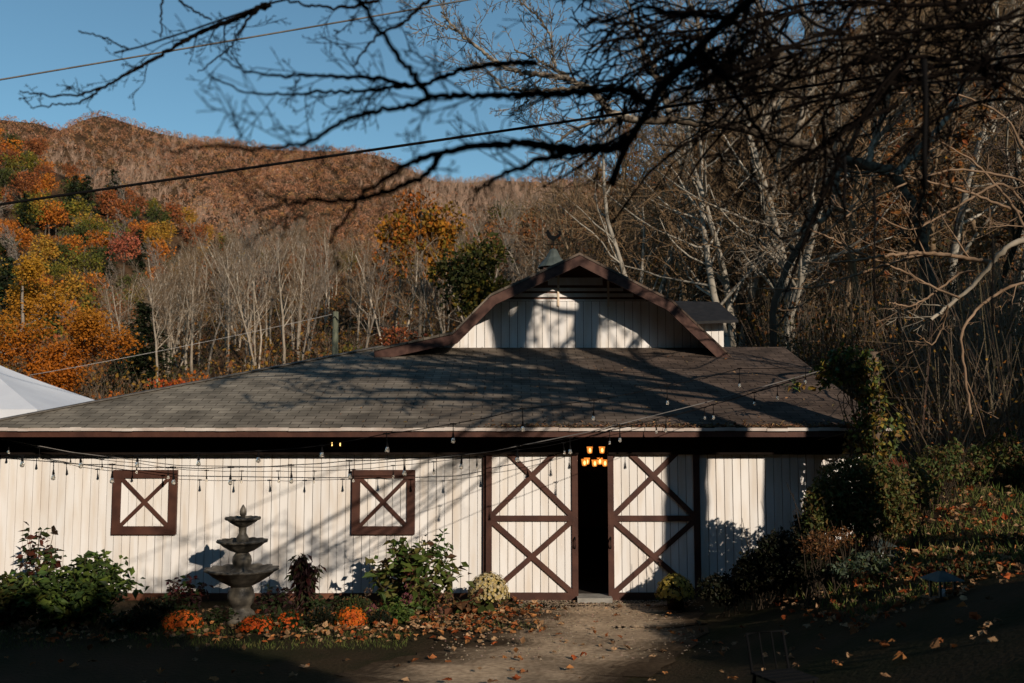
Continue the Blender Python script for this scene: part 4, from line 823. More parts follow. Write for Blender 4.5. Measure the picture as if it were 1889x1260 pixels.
def mum(label, px, pyb, Y, r, cols, seed, n=520, flat=0.72, green=(0.035, 0.05, 0.014), pot=False, cover=1.0, group='chrysanthemums in the bed', fl=0.035):
    rng = np.random.default_rng(seed); q = W(px, pyb, Y); z = H(q[0], Y); t = thing('chrysanthemum', label, 'potted mum' if pot else 'flower', (q[0], Y, z), group=None)
    zb = 0.0
    if pot:
        mb = MB(); mb.lathe([(0.0, 0), (0.1, 0), (0.125, 0.16), (0.135, 0.165), (0.135, 0.185), (0.115, 0.185), (0.1, 0.15), (0.0, 0.15)], 20); mb.build('pot', M_pot, t); zb = 0.13
    def dome(m, rr, lo=-0.15):
        R = rng.normal(size=(m, 3)); R /= np.linalg.norm(R, axis=1)[:, None]; R[:, 2] = np.abs(R[:, 2])*(1 - lo) + lo; return R*rr, R
    fo_ = MB(); P, R = dome(int(n*1.6), 1, -0.25 if pot else 0); P = P*rng.uniform(0.55, 0.97, (len(P), 1))
    fo_.leaves(P*[r, r, r*flat*1.25] + [0, 0, zb + r*0.35*flat], R + 0.7*rng.normal(size=R.shape), 0.055, jit(rng, green, len(P)), rng, 0.5); fo_.build('foliage', M_leaf, t)
    f = MB(); P, R = dome(n, 1, -0.05)
    k = rng.uniform(0, 1, n) < cover*sstep(-1.2, 0.6, R[:, 2] + 0.9*np.sin(R[:, 0]*4 + seed)*(1 - cover)); P, R = P[k], R[k]; m = len(P)
    C = P*[r, r, r*flat*1.25] + [0, 0, zb + r*0.35*flat] + rng.normal(size=P.shape)*0.012
    U = np.cross(R, rng.normal(size=R.shape)); U /= np.linalg.norm(U, axis=1)[:, None]; V = np.cross(R, U); col = np.array(cols)[rng.integers(0, len(cols), m)]*rng.uniform(0.75, 1.15, (m, 1))
    for a in range(5):
        th_ = a*2*math.pi/5; d = np.cos(th_)*U + np.sin(th_)*V; s_ = -np.sin(th_)*U + np.cos(th_)*V; w_ = rng.uniform(0.8, 1.2, (m, 1))*fl
        f.quads(np.stack([C, C + d*w_*0.6 + s_*w_*0.42, C + d*w_ + R*w_*0.25, C + d*w_*0.6 - s_*w_*0.42], 1), col)
    f.build('blooms', M_leaf, t)
YL = [(0.6, 0.45, 0.16), (0.55, 0.42, 0.2), (0.6, 0.5, 0.3)]
mum('round pale yellow chrysanthemum in a dark pot beside the left barn door', 901, 1103, -0.85, 0.27, YL, 211, 620, 0.85, fl=0.026, cover=0.85, green=(0.09, 0.09, 0.02), pot=True)
mum('round yellow chrysanthemum in a pot half in shade beside the right barn door', 1246, 1108, -0.85, 0.25, [(0.5, 0.36, 0.06), (0.45, 0.34, 0.08)], 212, 520, 0.85, fl=0.026, cover=0.85, green=(0.09, 0.09, 0.02), pot=True)
OR = [(0.65, 0.13, 0.012), (0.6, 0.1, 0.01), (0.7, 0.18, 0.015)]
mum('bright orange chrysanthemum nearest the big hydrangea', 648, 1148, -1.9, 0.19, OR, 213, 620, fl=0.023, flat=0.75, cover=0.85)
mum('orange chrysanthemum clump left of the fountain base', 336, 1160, -2.0, 0.24, [(0.6, 0.1, 0.012), (0.62, 0.13, 0.015)], 214, 560, 0.5, fl=0.022, cover=0.8)
mum('orange red chrysanthemum just right of the fountain base', 472, 1170, -2.2, 0.21, [(0.6, 0.08, 0.01), (0.6, 0.11, 0.012)], 215, 420, 0.5, fl=0.022, cover=0.65)
mum('small scattered orange chrysanthemum below the amaranth', 533, 1155, -2.0, 0.17, [(0.55, 0.09, 0.01)], 216, 240, 0.7, fl=0.022, cover=0.5)
def gmum(label, px, py, Y, r, seed, g): 
    rng = np.random.default_rng(seed); q = W(px, py, Y); t = thing('chrysanthemum', label, 'flower', (q[0], Y, H(q[0], Y))); mb = MB(); n = 1100
    R = rng.normal(size=(n, 3)); R /= np.linalg.norm(R, axis=1)[:, None]; R[:, 2] = np.abs(R[:, 2]); P = R*rng.uniform(0.6, 1, (n, 1))*[r, r, r*1.05]
    mb.leaves(P, R + 0.4*rng.normal(size=R.shape), 0.05, jit(rng, g, n), rng, 0.4); mb.build('foliage', M_leaf, t)
    mb = MB(); k = rng.permutation(n)[:120]; mb.leaves(R[k]*[r, r, r*1.05], R[k], 0.03, jit(rng, (0.14, 0.07, 0.025), 120), rng, 0.8); mb.build('faded_bloom', M_leaf, t)
gmum('rounded green chrysanthemum past bloom left of the big hydrangea', 655, 1122, -1.35, 0.26, 221, (0.05, 0.06, 0.02))
gmum('small dark chrysanthemum past bloom between dark shrub and fountain', 277, 1130, -1.5, 0.25, 222, (0.028, 0.034, 0.016))
gmum('low dark green clump in front of the orange chrysanthemum and fountain', 270, 1165, -2.1, 0.22, 223, (0.02, 0.026, 0.012))
gmum('dark green clump at the lower right of the orange chrysanthemum row', 700, 1150, -1.8, 0.16, 224, (0.02, 0.026, 0.014))
gmum('dark green low clump between two orange chrysanthemums', 590, 1160, -1.9, 0.2, 225, (0.02, 0.024, 0.012))
shrub('big_leaf_plant', 'low plant with large curling red brown leaves beside the potted chrysanthemum', 'plant', 862, 1110, -1.2, 0.55, 0.28, 60, 0.17, [(0.13, 0.05, 0.025), (0.2, 0.1, 0.045), (0.06, 0.08, 0.02)], 226, 9, ratio=0.7)
shrub('low_plant', 'low bright green plant at the foot of the big hydrangea', 'plant', 740, 1140, -1.65, 0.9, 0.26, 420, 0.075, [(0.06, 0.11, 0.02), G1, G2], 227, 14)
for i, (px, py, Y, wd, hh, nm) in enumerate(((310, 1130, -1.5, 0.6, 0.34, 'dark low foliage behind the left orange chrysanthemum'), (410, 1150, -1.85, 0.55, 0.22, 'dark ground foliage in front of the fountain pedestal'), (600, 1118, -1.3, 0.6, 0.32, 'dark low foliage between amaranth and the round green chrysanthemum'), (225, 1175, -2.2, 0.6, 0.24, 'green low foliage at the front right of the broad dark shrub'), (500, 1160, -2.0, 0.4, 0.2, 'dark low foliage behind the orange red chrysanthemum'))):
    shrub('low_plant', nm, 'plant', px, py, Y, wd, hh, 420, 0.07, [DK, (0.03, 0.045, 0.014), (0.05, 0.03, 0.018)], 401 + i, 14)
# fallen leaves: bed edge, path, bank
def fallen():
    rng = np.random.default_rng(231); mb = MB(); PX = []; PY = []
    for (n, x0, x1, y0, y1) in ((480, -6.5, -0.3, -2.9, -1.2), (480, -2.4, 0.4, -2.4, -0.3), (60, -0.4, 2.4, -4.0, -0.2), (130, -7, 2.5, -6.5, -2.5), (2500, 3.2, 9.5, -5.6, 1.6), (160, 2.5, 6.5, -7.5, -3.0)):
        PX.append(rng.uniform(x0, x1, n)); PY.append(rng.uniform(y0, y1, n))
    X = np.concatenate(PX); Y = np.concatenate(PY); n = len(X); Z = hterr(X, Y) + bumps(X, Y) + 0.02 + np.abs(rng.normal(size=n))*0.02
    pal = np.array([[0.42, 0.18, 0.06], [0.38, 0.23, 0.12], [0.46, 0.28, 0.15], [0.28, 0.1, 0.035], [0.34, 0.08, 0.022], [0.2, 0.11, 0.055]])
    c = pal[rng.integers(0, 6, n)]*rng.uniform(0.6, 1.25, (n, 1)); s = rng.uniform(0.045, 0.11, n); D = rng.normal(size=(n, 3))*[1, 1, 0.5]; upv = np.where(X > 3, 1.1, 0.5)[:, None]
    P = np.stack([X, Y, Z], 1)
    mb.leaves(P, D, s, c, rng, 0.75, 0.2, up=upv)
    for sgn in (-1, 1):          # side lobes
        D2 = D.copy(); a = sgn*0.9; D2[:, 0] = D[:, 0]*math.cos(a) - D[:, 1]*math.sin(a); D2[:, 1] = D[:, 0]*math.sin(a) + D[:, 1]*math.cos(a)
        mb.leaves(P + [0, 0, 0.004], D2, s*0.7, c, rng, 0.6, 0.2, up=upv)
    tag(mb.build('fallen_leaves', M_leafd), label='dry orange and tan leaves lying on the bed edge and bank', cat='fallen leaves', kind='stuff')
fallen()
def grass():
    rng = np.random.default_rng(232); mb = MB(); X = []; Y = []
    for (n, x0, x1, y0, y1) in ((7000, -7.5, -1.2, -3.3, -1.9), (1500, -1.6, 0.4, -2.3, -0.5), (30000, 3.4, 11, -5, 3.2)):
        x = rng.uniform(x0, x1, n); y = rng.uniform(y0, y1, n); k = np.sin(x*3.1 + y*2) + np.sin(y*5 - x*1.7) + rng.normal(size=n)*0.8 > -0.5; X.append(x[k]); Y.append(y[k])
    X = np.concatenate(X); Y = np.concatenate(Y); n = len(X); Z = hterr(X, Y) + bumps(X, Y)
    h = np.where(X > 3, rng.uniform(0.05, 0.16, n), rng.uniform(0.03, 0.07, n)); D = np.stack([0.45*rng.normal(size=n), 0.45*rng.normal(size=n), np.ones(n)], 1)
    pal = np.array([[0.1, 0.14, 0.03], [0.14, 0.16, 0.04], [0.22, 0.19, 0.07], [0.07, 0.1, 0.025]])
    mb.leaves(np.stack([X, Y, Z], 1), D, h, pal[rng.integers(0, 4, n)]*rng.uniform(0.7, 1.2, (n, 1)), rng, 0.09, 0.02)
    tag(mb.build('grass', M_leafd), label='short grass along the bed and on the right bank', cat='grass', kind='stuff')
grass()
def pebbles():
    rng = np.random.default_rng(233); mb = MB(); n = 3000
    x = np.r_[rng.uniform(0.1, 2.6, n//2), rng.uniform(-0.9, 2.2, n//2)]; y = np.r_[-0.1 - rng.exponential(0.25, n//2), -0.3 - 3.5*rng.uniform(0, 1, n//2)**1.6]
    z = hterr(x, y) + 0.012; s = rng.uniform(0.005, 0.017, n); c = jit(rng, (0.26, 0.195, 0.135), n, 0.3, 0.06); C = np.stack([x, y, z], 1)
    O = np.array([[1, 0, 0], [0, 1, 0], [-1, 0, 0], [0, -1, 0]]); top = C + np.stack([0*s, 0*s, s*0.8], 1)
    for i in range(4): mb.quads(np.stack([C + O[i]*s[:, None], C + O[(i+1) % 4]*s[:, None], top], 1), c)
    tag(mb.build('pebbles', M_leafd), label='loose pale gravel stones on the path by the door', cat='gravel', kind='stuff')
pebbles()

# ================================================================== right side: vine post, bank shrubs
q = POST; vp = thing('vine_post', 'wooden post smothered in yellow green vine at the right end of the roof', 'post', (q[0], q[1], 0)); z0 = H(q[0], q[1]); vp.location.z = z0
mb = MB(); top = WZ(650, -0.9) - z0; mb.box((-0.02, -0.07, -0.2), (0.13, 0.07, top)); mb.build('post', M_wood, vp)
def cloud(mb, rng, spec, leaf, cols, ratio=0.75, up=None):
    for (px, py, Y, rx, rz, n) in spec:
        c = W(px, py, Y); k = (Y - CAM[1])/FPX; R = rng.normal(size=(n, 3)); R /= np.linalg.norm(R, axis=1)[:, None]; R *= rng.uniform(0.15, 1, (n, 1))**0.5
        P = c + R*[rx*k, min(rx, rz)*k*0.8, rz*k]; D = rng.normal(size=(n, 3)) + [0, -0.2, -0.5]
        mb.leaves(P, D, rng.uniform(0.5, 1.3, n)*leaf, jit(rng, 1, n, 0.25, 0.1)*np.array(cols)[rng.integers(0, len(cols), n)], rng, ratio, up=up)
rng = np.random.default_rng(241)
VG = [(0.19, 0.19, 0.03), (0.12, 0.16, 0.035), (0.34, 0.24, 0.04), (0.07, 0.09, 0.025), (0.24, 0.13, 0.035), (0.1, 0.15, 0.06)]
vine = thing('vine', 'yellow green climbing vine covering the post at the right end of the roof', 'vine', (q[0], q[1] - 0.12, z0))
mb = MB(); cloud(mb, rng, [(1570, 668, -0.98, 55, 32, 420), (1535, 690, -0.9, 38, 28, 260), (1600, 700, -1.05, 32, 40, 200), (1612, 750, -1.05, 30, 45, 190), (1590, 790, -0.98, 34, 45, 190), (1625, 800, -0.98, 45, 30, 130), (1600, 840, -0.98, 45, 40, 230), (1640, 850, -0.95, 30, 40, 130), (1470, 712, -0.9, 40, 7, 26), (1655, 780, -0.9, 25, 18, 30)], 0.085, VG)
mb.build('foliage', M_leaf, vine, loc=None).location = -np.array(vine.location)
mb = MB()
for i in range(26):
    a = W(1580 + rng.uniform(-40, 40), 650 + rng.uniform(0, 40), -0.98); b = W(1610 + rng.uniform(-50, 60), 880 + rng.uniform(0, 60), -0.95 + rng.uniform(-0.2, 0.2))
    mb.tube([a + (b - a)*f + 0.07*rng.normal(size=3) for f in np.linspace(0, 1, 8)], 0.006, 4, (0.09, 0.06, 0.035))
for i in range(16):
    a = W(1500 + rng.uniform(0, 180), 640 + rng.uniform(0, 150), -0.98); mb.tube([a, a + rng.normal(size=3)*0.25, a + rng.normal(size=3)*0.5], 0.004, 3, (0.14, 0.1, 0.06))
mb.build('stems', M_leafd, vine, loc=None).location = -np.array(vine.location)
dry = thing('dry_vine', 'reddish dry strands hanging from the vine above the bank', 'vine', tuple(W(1670, 850, -0.98))); mb = MB()
for i in range(70):
    a = W(1640 + rng.uniform(-8, 30), 840 + rng.uniform(0, 25), -0.98 + rng.uniform(-0.15, 0.15)); b = W(1662 + rng.uniform(-25, 28), 950 + rng.uniform(-30, 20), -2.4 + rng.uniform(-0.2, 0.2))
    P = [a + (b - a)*f + np.array([0.1*math.sin(f*2.6), 0, 0]) + 0.012*rng.normal(size=3) for f in np.linspace(0, 1, 7)]
    mb.tube(P, 0.004, 3, np.array([(0.25, 0.1, 0.06), (0.2, 0.13, 0.08), (0.28, 0.06, 0.03)][rng.integers(3)]))
mb.build('strands', M_leafd, dry).location = -np.array(dry.location)
def mound(name, label, spec, leaf, cols, seed, ratio=0.6, twig=0):
    rng = np.random.default_rng(seed); px, py, Y = spec[0][:3]; c = W(px, py, Y); t = thing(name, label, 'shrub', (c[0], Y, H(c[0], Y)), group=None); mb = MB()
    cloud(mb, rng, spec, leaf, cols, ratio); o = mb.build('foliage', M_leaf, t); o.location = -np.array(t.location)
    mb = MB()
    for i in range(twig):
        s = spec[rng.integers(len(spec))]; k = (s[2] - CAM[1])/FPX; cc = W(s[0], s[1], s[2]); b = np.array([cc[0] + rng.normal()*0.1, s[2], H(cc[0], s[2])]); e = cc + rng.normal(size=3)*[s[3]*k*0.6, s[3]*k*0.4, s[4]*k*0.6] + [0, 0, s[4]*k*0.5]
        mb.tube([b, (b + e)/2 + 0.05*rng.normal(size=3), e], [0.008, 0.006, 0.003], 4, (0.05, 0.036, 0.024))
    if twig: mb.build('stems', M_leafd, t).location = -np.array(t.location)
SG = [(0.1, 0.12, 0.03), (0.07, 0.09, 0.025), (0.16, 0.14, 0.035), (0.19, 0.11, 0.035)]
mound('bank_shrub', 'rounded small leaved shrub hiding the right end of the barn wall', [(1590, 900, -2.4, 90, 60, 3600), (1540, 930, -2.5, 60, 50, 2200), (1620, 950, -2.6, 80, 40, 1500), (1515, 965, -2.6, 38, 32, 900), (1690, 900, -2.2, 40, 45, 600)], 0.068, SG, 251, twig=60)
mound('bank_shrub', 'dark leggy shrub standing against the wall at the foot of the bank', [(1440, 1030, -2.3, 50, 50, 3400), (1490, 1020, -2.6, 40, 55, 2400), (1400, 1055, -2.2, 50, 38, 2400), (1340, 1085, -2.0, 55, 28, 1800), (1480, 965, -2.4, 18, 22, 110)], 0.06, [(0.018, 0.022, 0.009), (0.025, 0.022, 0.01)], 252, twig=50)
BG = [(0.1, 0.13, 0.035), (0.07, 0.1, 0.025), (0.15, 0.14, 0.035), (0.17, 0.09, 0.035)]
mound('bank_shrub', 'green shrub on the bank right behind the dry vine strands', [(1735, 855, -0.3, 45, 38, 700), (1700, 880, -0.5, 40, 35, 450), (1760, 830, -0.1, 20, 22, 120)], 0.07, BG, 253, twig=30)
mound('bank_shrub', 'larger leaved shrub at the top of the grassy bank', [(1815, 850, 0.4, 40, 32, 600), (1790, 870, 0.3, 40, 22, 350), (1835, 815, 0.6, 18, 22, 120)], 0.075, BG, 254, twig=30)
mound('bank_shrub', 'dark shrub at the right edge of the picture above the grass', [(1880, 860, 0.4, 35, 36, 500), (1930, 840, 0.3, 50, 50, 500), (1865, 820, 0.5, 14, 30, 100)], 0.075, BG, 255, twig=20)
mound('dry_plant', 'orange brown dry bushy plant at the lower left of the bank', [(1510, 1005, -3.3, 35, 28, 500), (1545, 990, -3.2, 35, 20, 300)], 0.05, [(0.2, 0.09, 0.03), (0.24, 0.11, 0.04), (0.15, 0.06, 0.02)], 256, 0.3, twig=20)
mound('silver_plant', 'pale grey green leafy plant in front of the small lantern', [(1600, 1030, -3.6, 45, 16, 160), (1655, 1025, -3.4, 28, 18, 60), (1560, 1045, -3.7, 40, 14, 140)], 0.085, [(0.12, 0.15, 0.1), (0.09, 0.12, 0.07), (0.08, 0.1, 0.04)], 257, 0.3)
mound('bank_weeds', 'tangled weeds with orange leaves along the lower edge of the bank', [(1700, 1050, -4.6, 70, 14, 300), (1800, 1045, -4.8, 80, 14, 300), (1600, 1065, -4.3, 50, 12, 200), (1870, 1000, -3.4, 60, 18, 300)], 0.06, [(0.2, 0.06, 0.02), (0.1, 0.08, 0.025), (0.05, 0.06, 0.02)], 258, 0.5)

# ================================================================== big trees: digitised limbs + grown twigs
def smooth_path(P, n):
    P = np.array(P, float); t = np.r_[0, np.cumsum(np.linalg.norm(np.diff(P, axis=0), axis=1))]; u = np.linspace(0, t[-1], n)
    Q = np.stack([np.interp(u, t, P[:, k]) for k in range(3)], 1)
    for _ in range(5): Q[1:-1] = (Q[:-2] + 2*Q[1:-1] + Q[2:])/4
    return Q
TW_CFG = dict(seg=[6, 4, 3], wob=[0.11, 0.14, 0.15], up=[0.0, 0.0, 0.0], max=2, kids=[4, 2, 0], f0=[0.2, 0.2], ang=[0.75, 0.8], len=[0.5, 0.45], rk=0.55, rmin=0.0017)
def limb(mb, rng, pts, r0, r1, col, twigs=0, tl=0.5, tcfg=TW_CFG, k=7, tr=0.4, bias=None, wob=0.012):
    n = max(10, len(pts)*8); Q = smooth_path(pts, n); Q[1:-1] += rng.normal(size=(n - 2, 3))*(wob if k <= 8 else 0.003); R = np.linspace(r0, r1, n)*(1 + (0.025 if k > 8 else 0.07)*rng.normal(size=n)); mb.tube(Q, R, k, col)
    for i in range(twigs):
        f = rng.uniform(0.08, 1.0); j = min(int(f*(n - 1)), n - 2); t = unit(Q[j+1] - Q[j]); ax = unit(np.cross(t, rng.normal(size=3))); a = rng.uniform(0.5, 1.2)
        d = t*math.cos(a) + ax*math.sin(a) + (0 if bias is None else np.array(bias)*0.5); out = []
        grow(rng, Q[j], d, tl*rng.uniform(0.4, 1.3), max(np.interp(f, [0, 1], [r0, r1])*tr, tcfg['rmin']), 0, tcfg, out)
        for lv, P, Rr in out: mb.tube(P, Rr, 4 if lv == 0 else 3, np.array(col)*rng.uniform(0.8, 1.2))
DARK = (0.008, 0.006, 0.005)
def sunpt(xw, zw, t):
    """the point t metres towards the sun (in plan) whose shadow falls on the wall plane at xw, zw"""
    return np.array([xw + math.sin(RAD(SUN_AZ))*t, -math.cos(RAD(SUN_AZ))*t, zw + math.tan(RAD(SUN_EL))*t])
# tree A: fork at height, long limbs reaching over the drive and in front of the camera
def tree_a():
    rng = np.random.default_rng(301); tA = 11.0; b = sunpt(2.55, 0, tA); bz = H(b[0], b[1]); fork = sunpt(2.62, 5.9, tA)
    t = thing('overhanging_tree', 'big bare dark tree whose long branches hang across the top of the picture', 'tree', (b[0], b[1], bz)); T = MB(); off = np.array([b[0], b[1], bz])
    limb(T, rng, [(b[0], b[1], bz - 0.3), sunpt(2.5, 1.0, tA), sunpt(2.6, 3.5, tA), fork], 0.34, 0.28, DARK, k=12)
    limb(T, rng, [fork - [0, 0, 0.2], sunpt(2.35, 6.6, tA), sunpt(2.2, 7.6, tA), sunpt(2.2, 9, tA), sunpt(1.6, 12, tA)], 0.22, 0.1, DARK, 3, 1.2, k=9)
    limb(T, rng, [fork - [0, 0, 0.2], sunpt(2.85, 6.6, tA), sunpt(3.1, 7.5, tA), sunpt(3.4, 9, tA), sunpt(4, 12, tA)], 0.2, 0.1, DARK, 3, 1.2, k=9)
    T.build('trunk', M_bark, t, loc=off).location = (0, 0, 0)
    # limbs that throw their shade on the roof
    C = MB(); cfg = dict(TW_CFG, kids=[4, 3, 0], seg=[8, 5, 3], rmin=0.02, wob=[0.12, 0.2, 0.2], len=[0.45, 0.5])
    for (xw, zw, ex, ez, r) in ((2.6, 3.2, -3.2, 4.6, 0.1), (2.6, 4.0, -2.6, 5.6, 0.11), (2.5, 2.7, -1.4, 3.7, 0.07), (2.7, 4.8, 4.6, 6.6, 0.07), (2.6, 3.6, -4.2, 4.9, 0.08), (2.6, 2.5, -2.6, 3.3, 0.06), (2.6, 4.3, -3.6, 5.6, 0.07), (2.55, 3.4, -0.5, 4.6, 0.08), (2.6, 3.0, -0.6, 3.6, 0.09), (2.6, 3.7, -2.2, 4.3, 0.09), (2.6, 4.9, -1.0, 5.6, 0.09), (2.6, 4.4, -3.4, 5.0, 0.08)):
        p0 = sunpt(xw, zw, tA); p1 = sunpt(ex, ez, tA + rng.uniform(-2, 1.5)); mid = (p0 + p1)/2 + [0, 0, 0.35]
        limb(C, rng, [p0, mid, p1], r, 0.045, DARK, 8, 1.5, cfg, tr=0.5, bias=(-0.5, 0, 0.2))
    C.build('crown', M_bark, t, loc=off).location = (0, 0, 0)
    # limbs seen in the picture: (photo pixel path, depth, thickness in pixels at both ends)
    hub = np.array([b[0] - 0.2, b[1], 7.4])
    F = [([(1480, -90), (1384, 0), (1343, 34), (1285, 89), (1240, 130), (1220, 160), (1196, 190), (1176, 234), (1149, 281), (1128, 339)], -11.1, -11.6, 36, 14, 22, 0.35),
         ([(1196, 190), (1155, 166), (1108, 166), (1023, 173), (905, 178), (837, 174), (790, 180), (762, 193), (712, 203), (640, 217), (610, 237), (589, 254), (542, 268), (474, 278), (407, 268), (295, 280)], -11.6, -11.9, 14, 4, 30, 0.28),
         ([(1155, 254), (1142, 274), (1023, 274), (972, 261), (905, 268), (850, 274), (796, 285), (742, 308), (680, 350), (632, 408), (605, 447)], -11.7, -12.0, 18, 5, 24, 0.26),
         ([(815, 283), (790, 322), (712, 356), (661, 366), (600, 370), (520, 375), (470, 392)], -11.9, -12.0, 11, 5, 14, 0.22),
         ([(1074, 278), (1006, 291), (932, 318), (877, 358)], -11.7, -11.8, 13, 5, 8, 0.25),
         ([(990, 115), (895, 119), (850, 130), (790, 152), (763, 159), (691, 166), (640, 171), (583, 169), (528, 174), (450, 173), (393, 142)], -11.0, -11.2, 9, 3, 26, 0.25),
         ([(762, 160), (702, 146), (640, 140), (501, 139), (467, 136), (407, 108)], -11.1, -11.2, 8, 3, 14, 0.22),
         ([(790, 180), (740, 110), (700, 60), (655, -20)], -11.9, -11.9, 10, 8, 6, 0.3),
         ([(900, -60), (700, -30), (540, -12), (521, 0), (440, 27), (349, 56), (291, 78), (244, 92), (210, 98)], -10.2, -10.3, 12, 3, 18, 0.3),
         ([(500, 8), (475, 18), (373, 58), (305, 95), (244, 132), (186, 163), (146, 176), (98, 178), (36, 168)], -10.2, -10.3, 9, 2.5, 20, 0.25),
         ([(186, 163), (146, 192), (100, 193), (56, 198)], -10.3, -10.3, 4, 2, 5, 0.12),
         ([(490, 5), (455, 38), (440, 60), (425, 88), (405, 103), (365, 133)], -10.3, -10.3, 5, 2, 7, 0.18),
         ([(300, -20), (297, 70)], -10.3, -10.3, 4, 2.5, 2, 0.1), ([(320, -10), (350, 15), (390, 37)], -10.3, -10.3, 4, 3, 3, 0.12), ([(145, 57), (195, 70), (240, 92)], -10.3, -10.3, 2.5, 3, 3, 0.1),
         ([(820, -20), (780, 10), (740, 45), (700, 62), (670, 95), (655, 120)], -10.6, -10.7, 7, 3, 14, 0.25),
         ([(700, 0), (640, 15), (560, 10), (500, -10)], -10.5, -10.5, 6, 3, 10, 0.22),
         ([(1960, 20), (1700, 58), (1532, 72), (1460, 84), (1405, 100), (1350, 130), (1285, 165), (1240, 192), (1120, 260), (1060, 330), (1000, 345)], -10.6, -11.0, 20, 4, 40, 0.45),
         ([(1980, 90), (1800, 130), (1650, 150), (1500, 190), (1400, 215), (1300, 235), (1220, 290), (1170, 350), (1130, 410)], -9.8, -10.2, 18, 4, 36, 0.5),
         ([(1990, -40), (1800, 10), (1650, 10), (1500, -5), (1380, 40), (1290, 60), (1180, 60), (1100, 80)], -9.8, -10.3, 20, 4, 44, 0.5),
         ([(1960, 150), (1820, 120), (1700, 100), (1560, 120), (1470, 140), (1380, 190), (1330, 240), (1270, 330)], -9.4, -10.0, 18, 4, 40, 0.5),
         ([(1700, 60), (1640, 150), (1590, 230), (1540, 300), (1500, 400), (1470, 480), (1440, 560)], -10.5, -10.6, 12, 4, 22, 0.4),
         ([(1980, -90), (1850, -30), (1700, -40), (1560, -50), (1440, -30), (1300, -10), (1150, -30), (1040, -10)], -9.9, -10.2, 16, 5, 40, 0.5),
         ([(2000, 210), (1880, 170), (1760, 190), (1680, 240), (1640, 300)], -9.0, -9.3, 16, 5, 26, 0.45),
         ([(1343, 34), (1250, 25), (1180, 10), (1120, 40), (1060, 50)], -11.1, -11.1, 10, 3, 24, 0.3),
         ([(1285, 89), (1350, 160), (1400, 240), (1430, 300)], -11.2, -11.0, 11, 4, 16, 0.35)]
    for (path, y0, y1, w0, w1, tw, tl) in F:
        ys = np.linspace(y0, y1, len(path)); P = [W(px, py, y) for (px, py), y in zip(path, ys)]
        if path[0][0] > 1440 or path[0][1] < -40: P = [hub + rng.normal(size=3)*[0.1, 0.1, 0.8] + ([0, 0, 0.8]), (hub + P[0])/2 + [0, 0, 0.35]] + P
        k0, k1 = (y0 - CAM[1])/FPX/2, (y1 - CAM[1])/FPX/2; br = MB()
        n_off = 0; limb(br, rng, P, w0*k0*1.2, w1*k1*1.15, DARK, int(tw*0.62), tl, TW_CFG, tr=0.36, wob=0.0035)
        br.build('branch', M_bark, t, loc=off).location = (0, 0, 0)
    # dense fine spray at the upper right
    sp = MB()
    for i in range(85):
        px = rng.uniform(1270, 1960); py = rng.uniform(-60, 215)*min(1, max(0.3, (px - 1150)/350)); y = rng.uniform(-10.8, -9.2); p = W(px, py, y); out = []
        grow(rng, p, (-0.9 + 0.4*rng.normal(), 0.3*rng.normal(), -0.35 + 0.5*rng.normal()), rng.uniform(0.35, 0.8), 0.01, 0, dict(TW_CFG, kids=[7, 5, 0], rmin=0.004), out)
        for lv, P, R in out: sp.tube(P, R, 3, np.array(DARK)*rng.uniform(0.7, 1.1))
    sp.build('twigs', M_bark, t, loc=off).location = (0, 0, 0)
tree_a()
def tree_b():
    rng = np.random.default_rng(302); tB = 7.0; b = sunpt(3.95, 0, tB); bz = H(b[0], b[1]); off = np.array([b[0], b[1], bz])
    t = thing('roadside_tree', 'thick trunked bare tree just outside the right edge whose shadow crosses the roof', 'tree', tuple(off)); T = MB()
    limb(T, rng, [sunpt(3.0, -2.6, tB - 0.6), sunpt(3.35, -1.3, tB - 0.3), sunpt(3.92, 0.3, tB), sunpt(3.96, 1.5, tB), sunpt(3.97, 3, tB), sunpt(4.05, 6, tB), sunpt(4.3, 8.5, tB), sunpt(4.6, 11, tB), sunpt(4.6, 14, tB)], 0.28, 0.15, DARK, 4, 1.5, k=12)
    T.build('trunk', M_bark, t, loc=off).location = (0, 0, 0); C = MB(); cfg = dict(TW_CFG, kids=[4, 3, 0], seg=[8, 5, 3], rmin=0.02, wob=[0.12, 0.2, 0.2], len=[0.45, 0.5])
    for (xw, zw, ex, ez, r) in ((3.96, 3.6, 0.2, 5.0, 0.1), (3.96, 3.9, 1.0, 5.3, 0.09), (3.96, 3.1, 1.0, 3.9, 0.08), (3.96, 3.5, 0.4, 4.4, 0.09), (4.02, 4.6, 5.6, 6.6, 0.06)):
        p0 = sunpt(xw, zw, tB); p1 = sunpt(ex, ez, tB + rng.uniform(-1, 2)); limb(C, rng, [p0, (p0 + p1)/2 + [0, 0, 0.3], p1], r, 0.045, DARK, 6, 1.2, cfg, tr=0.5, bias=(-0.5, 0, 0.2))
    C.build('crown', M_bark, t, loc=off).location = (0, 0, 0)
tree_b()
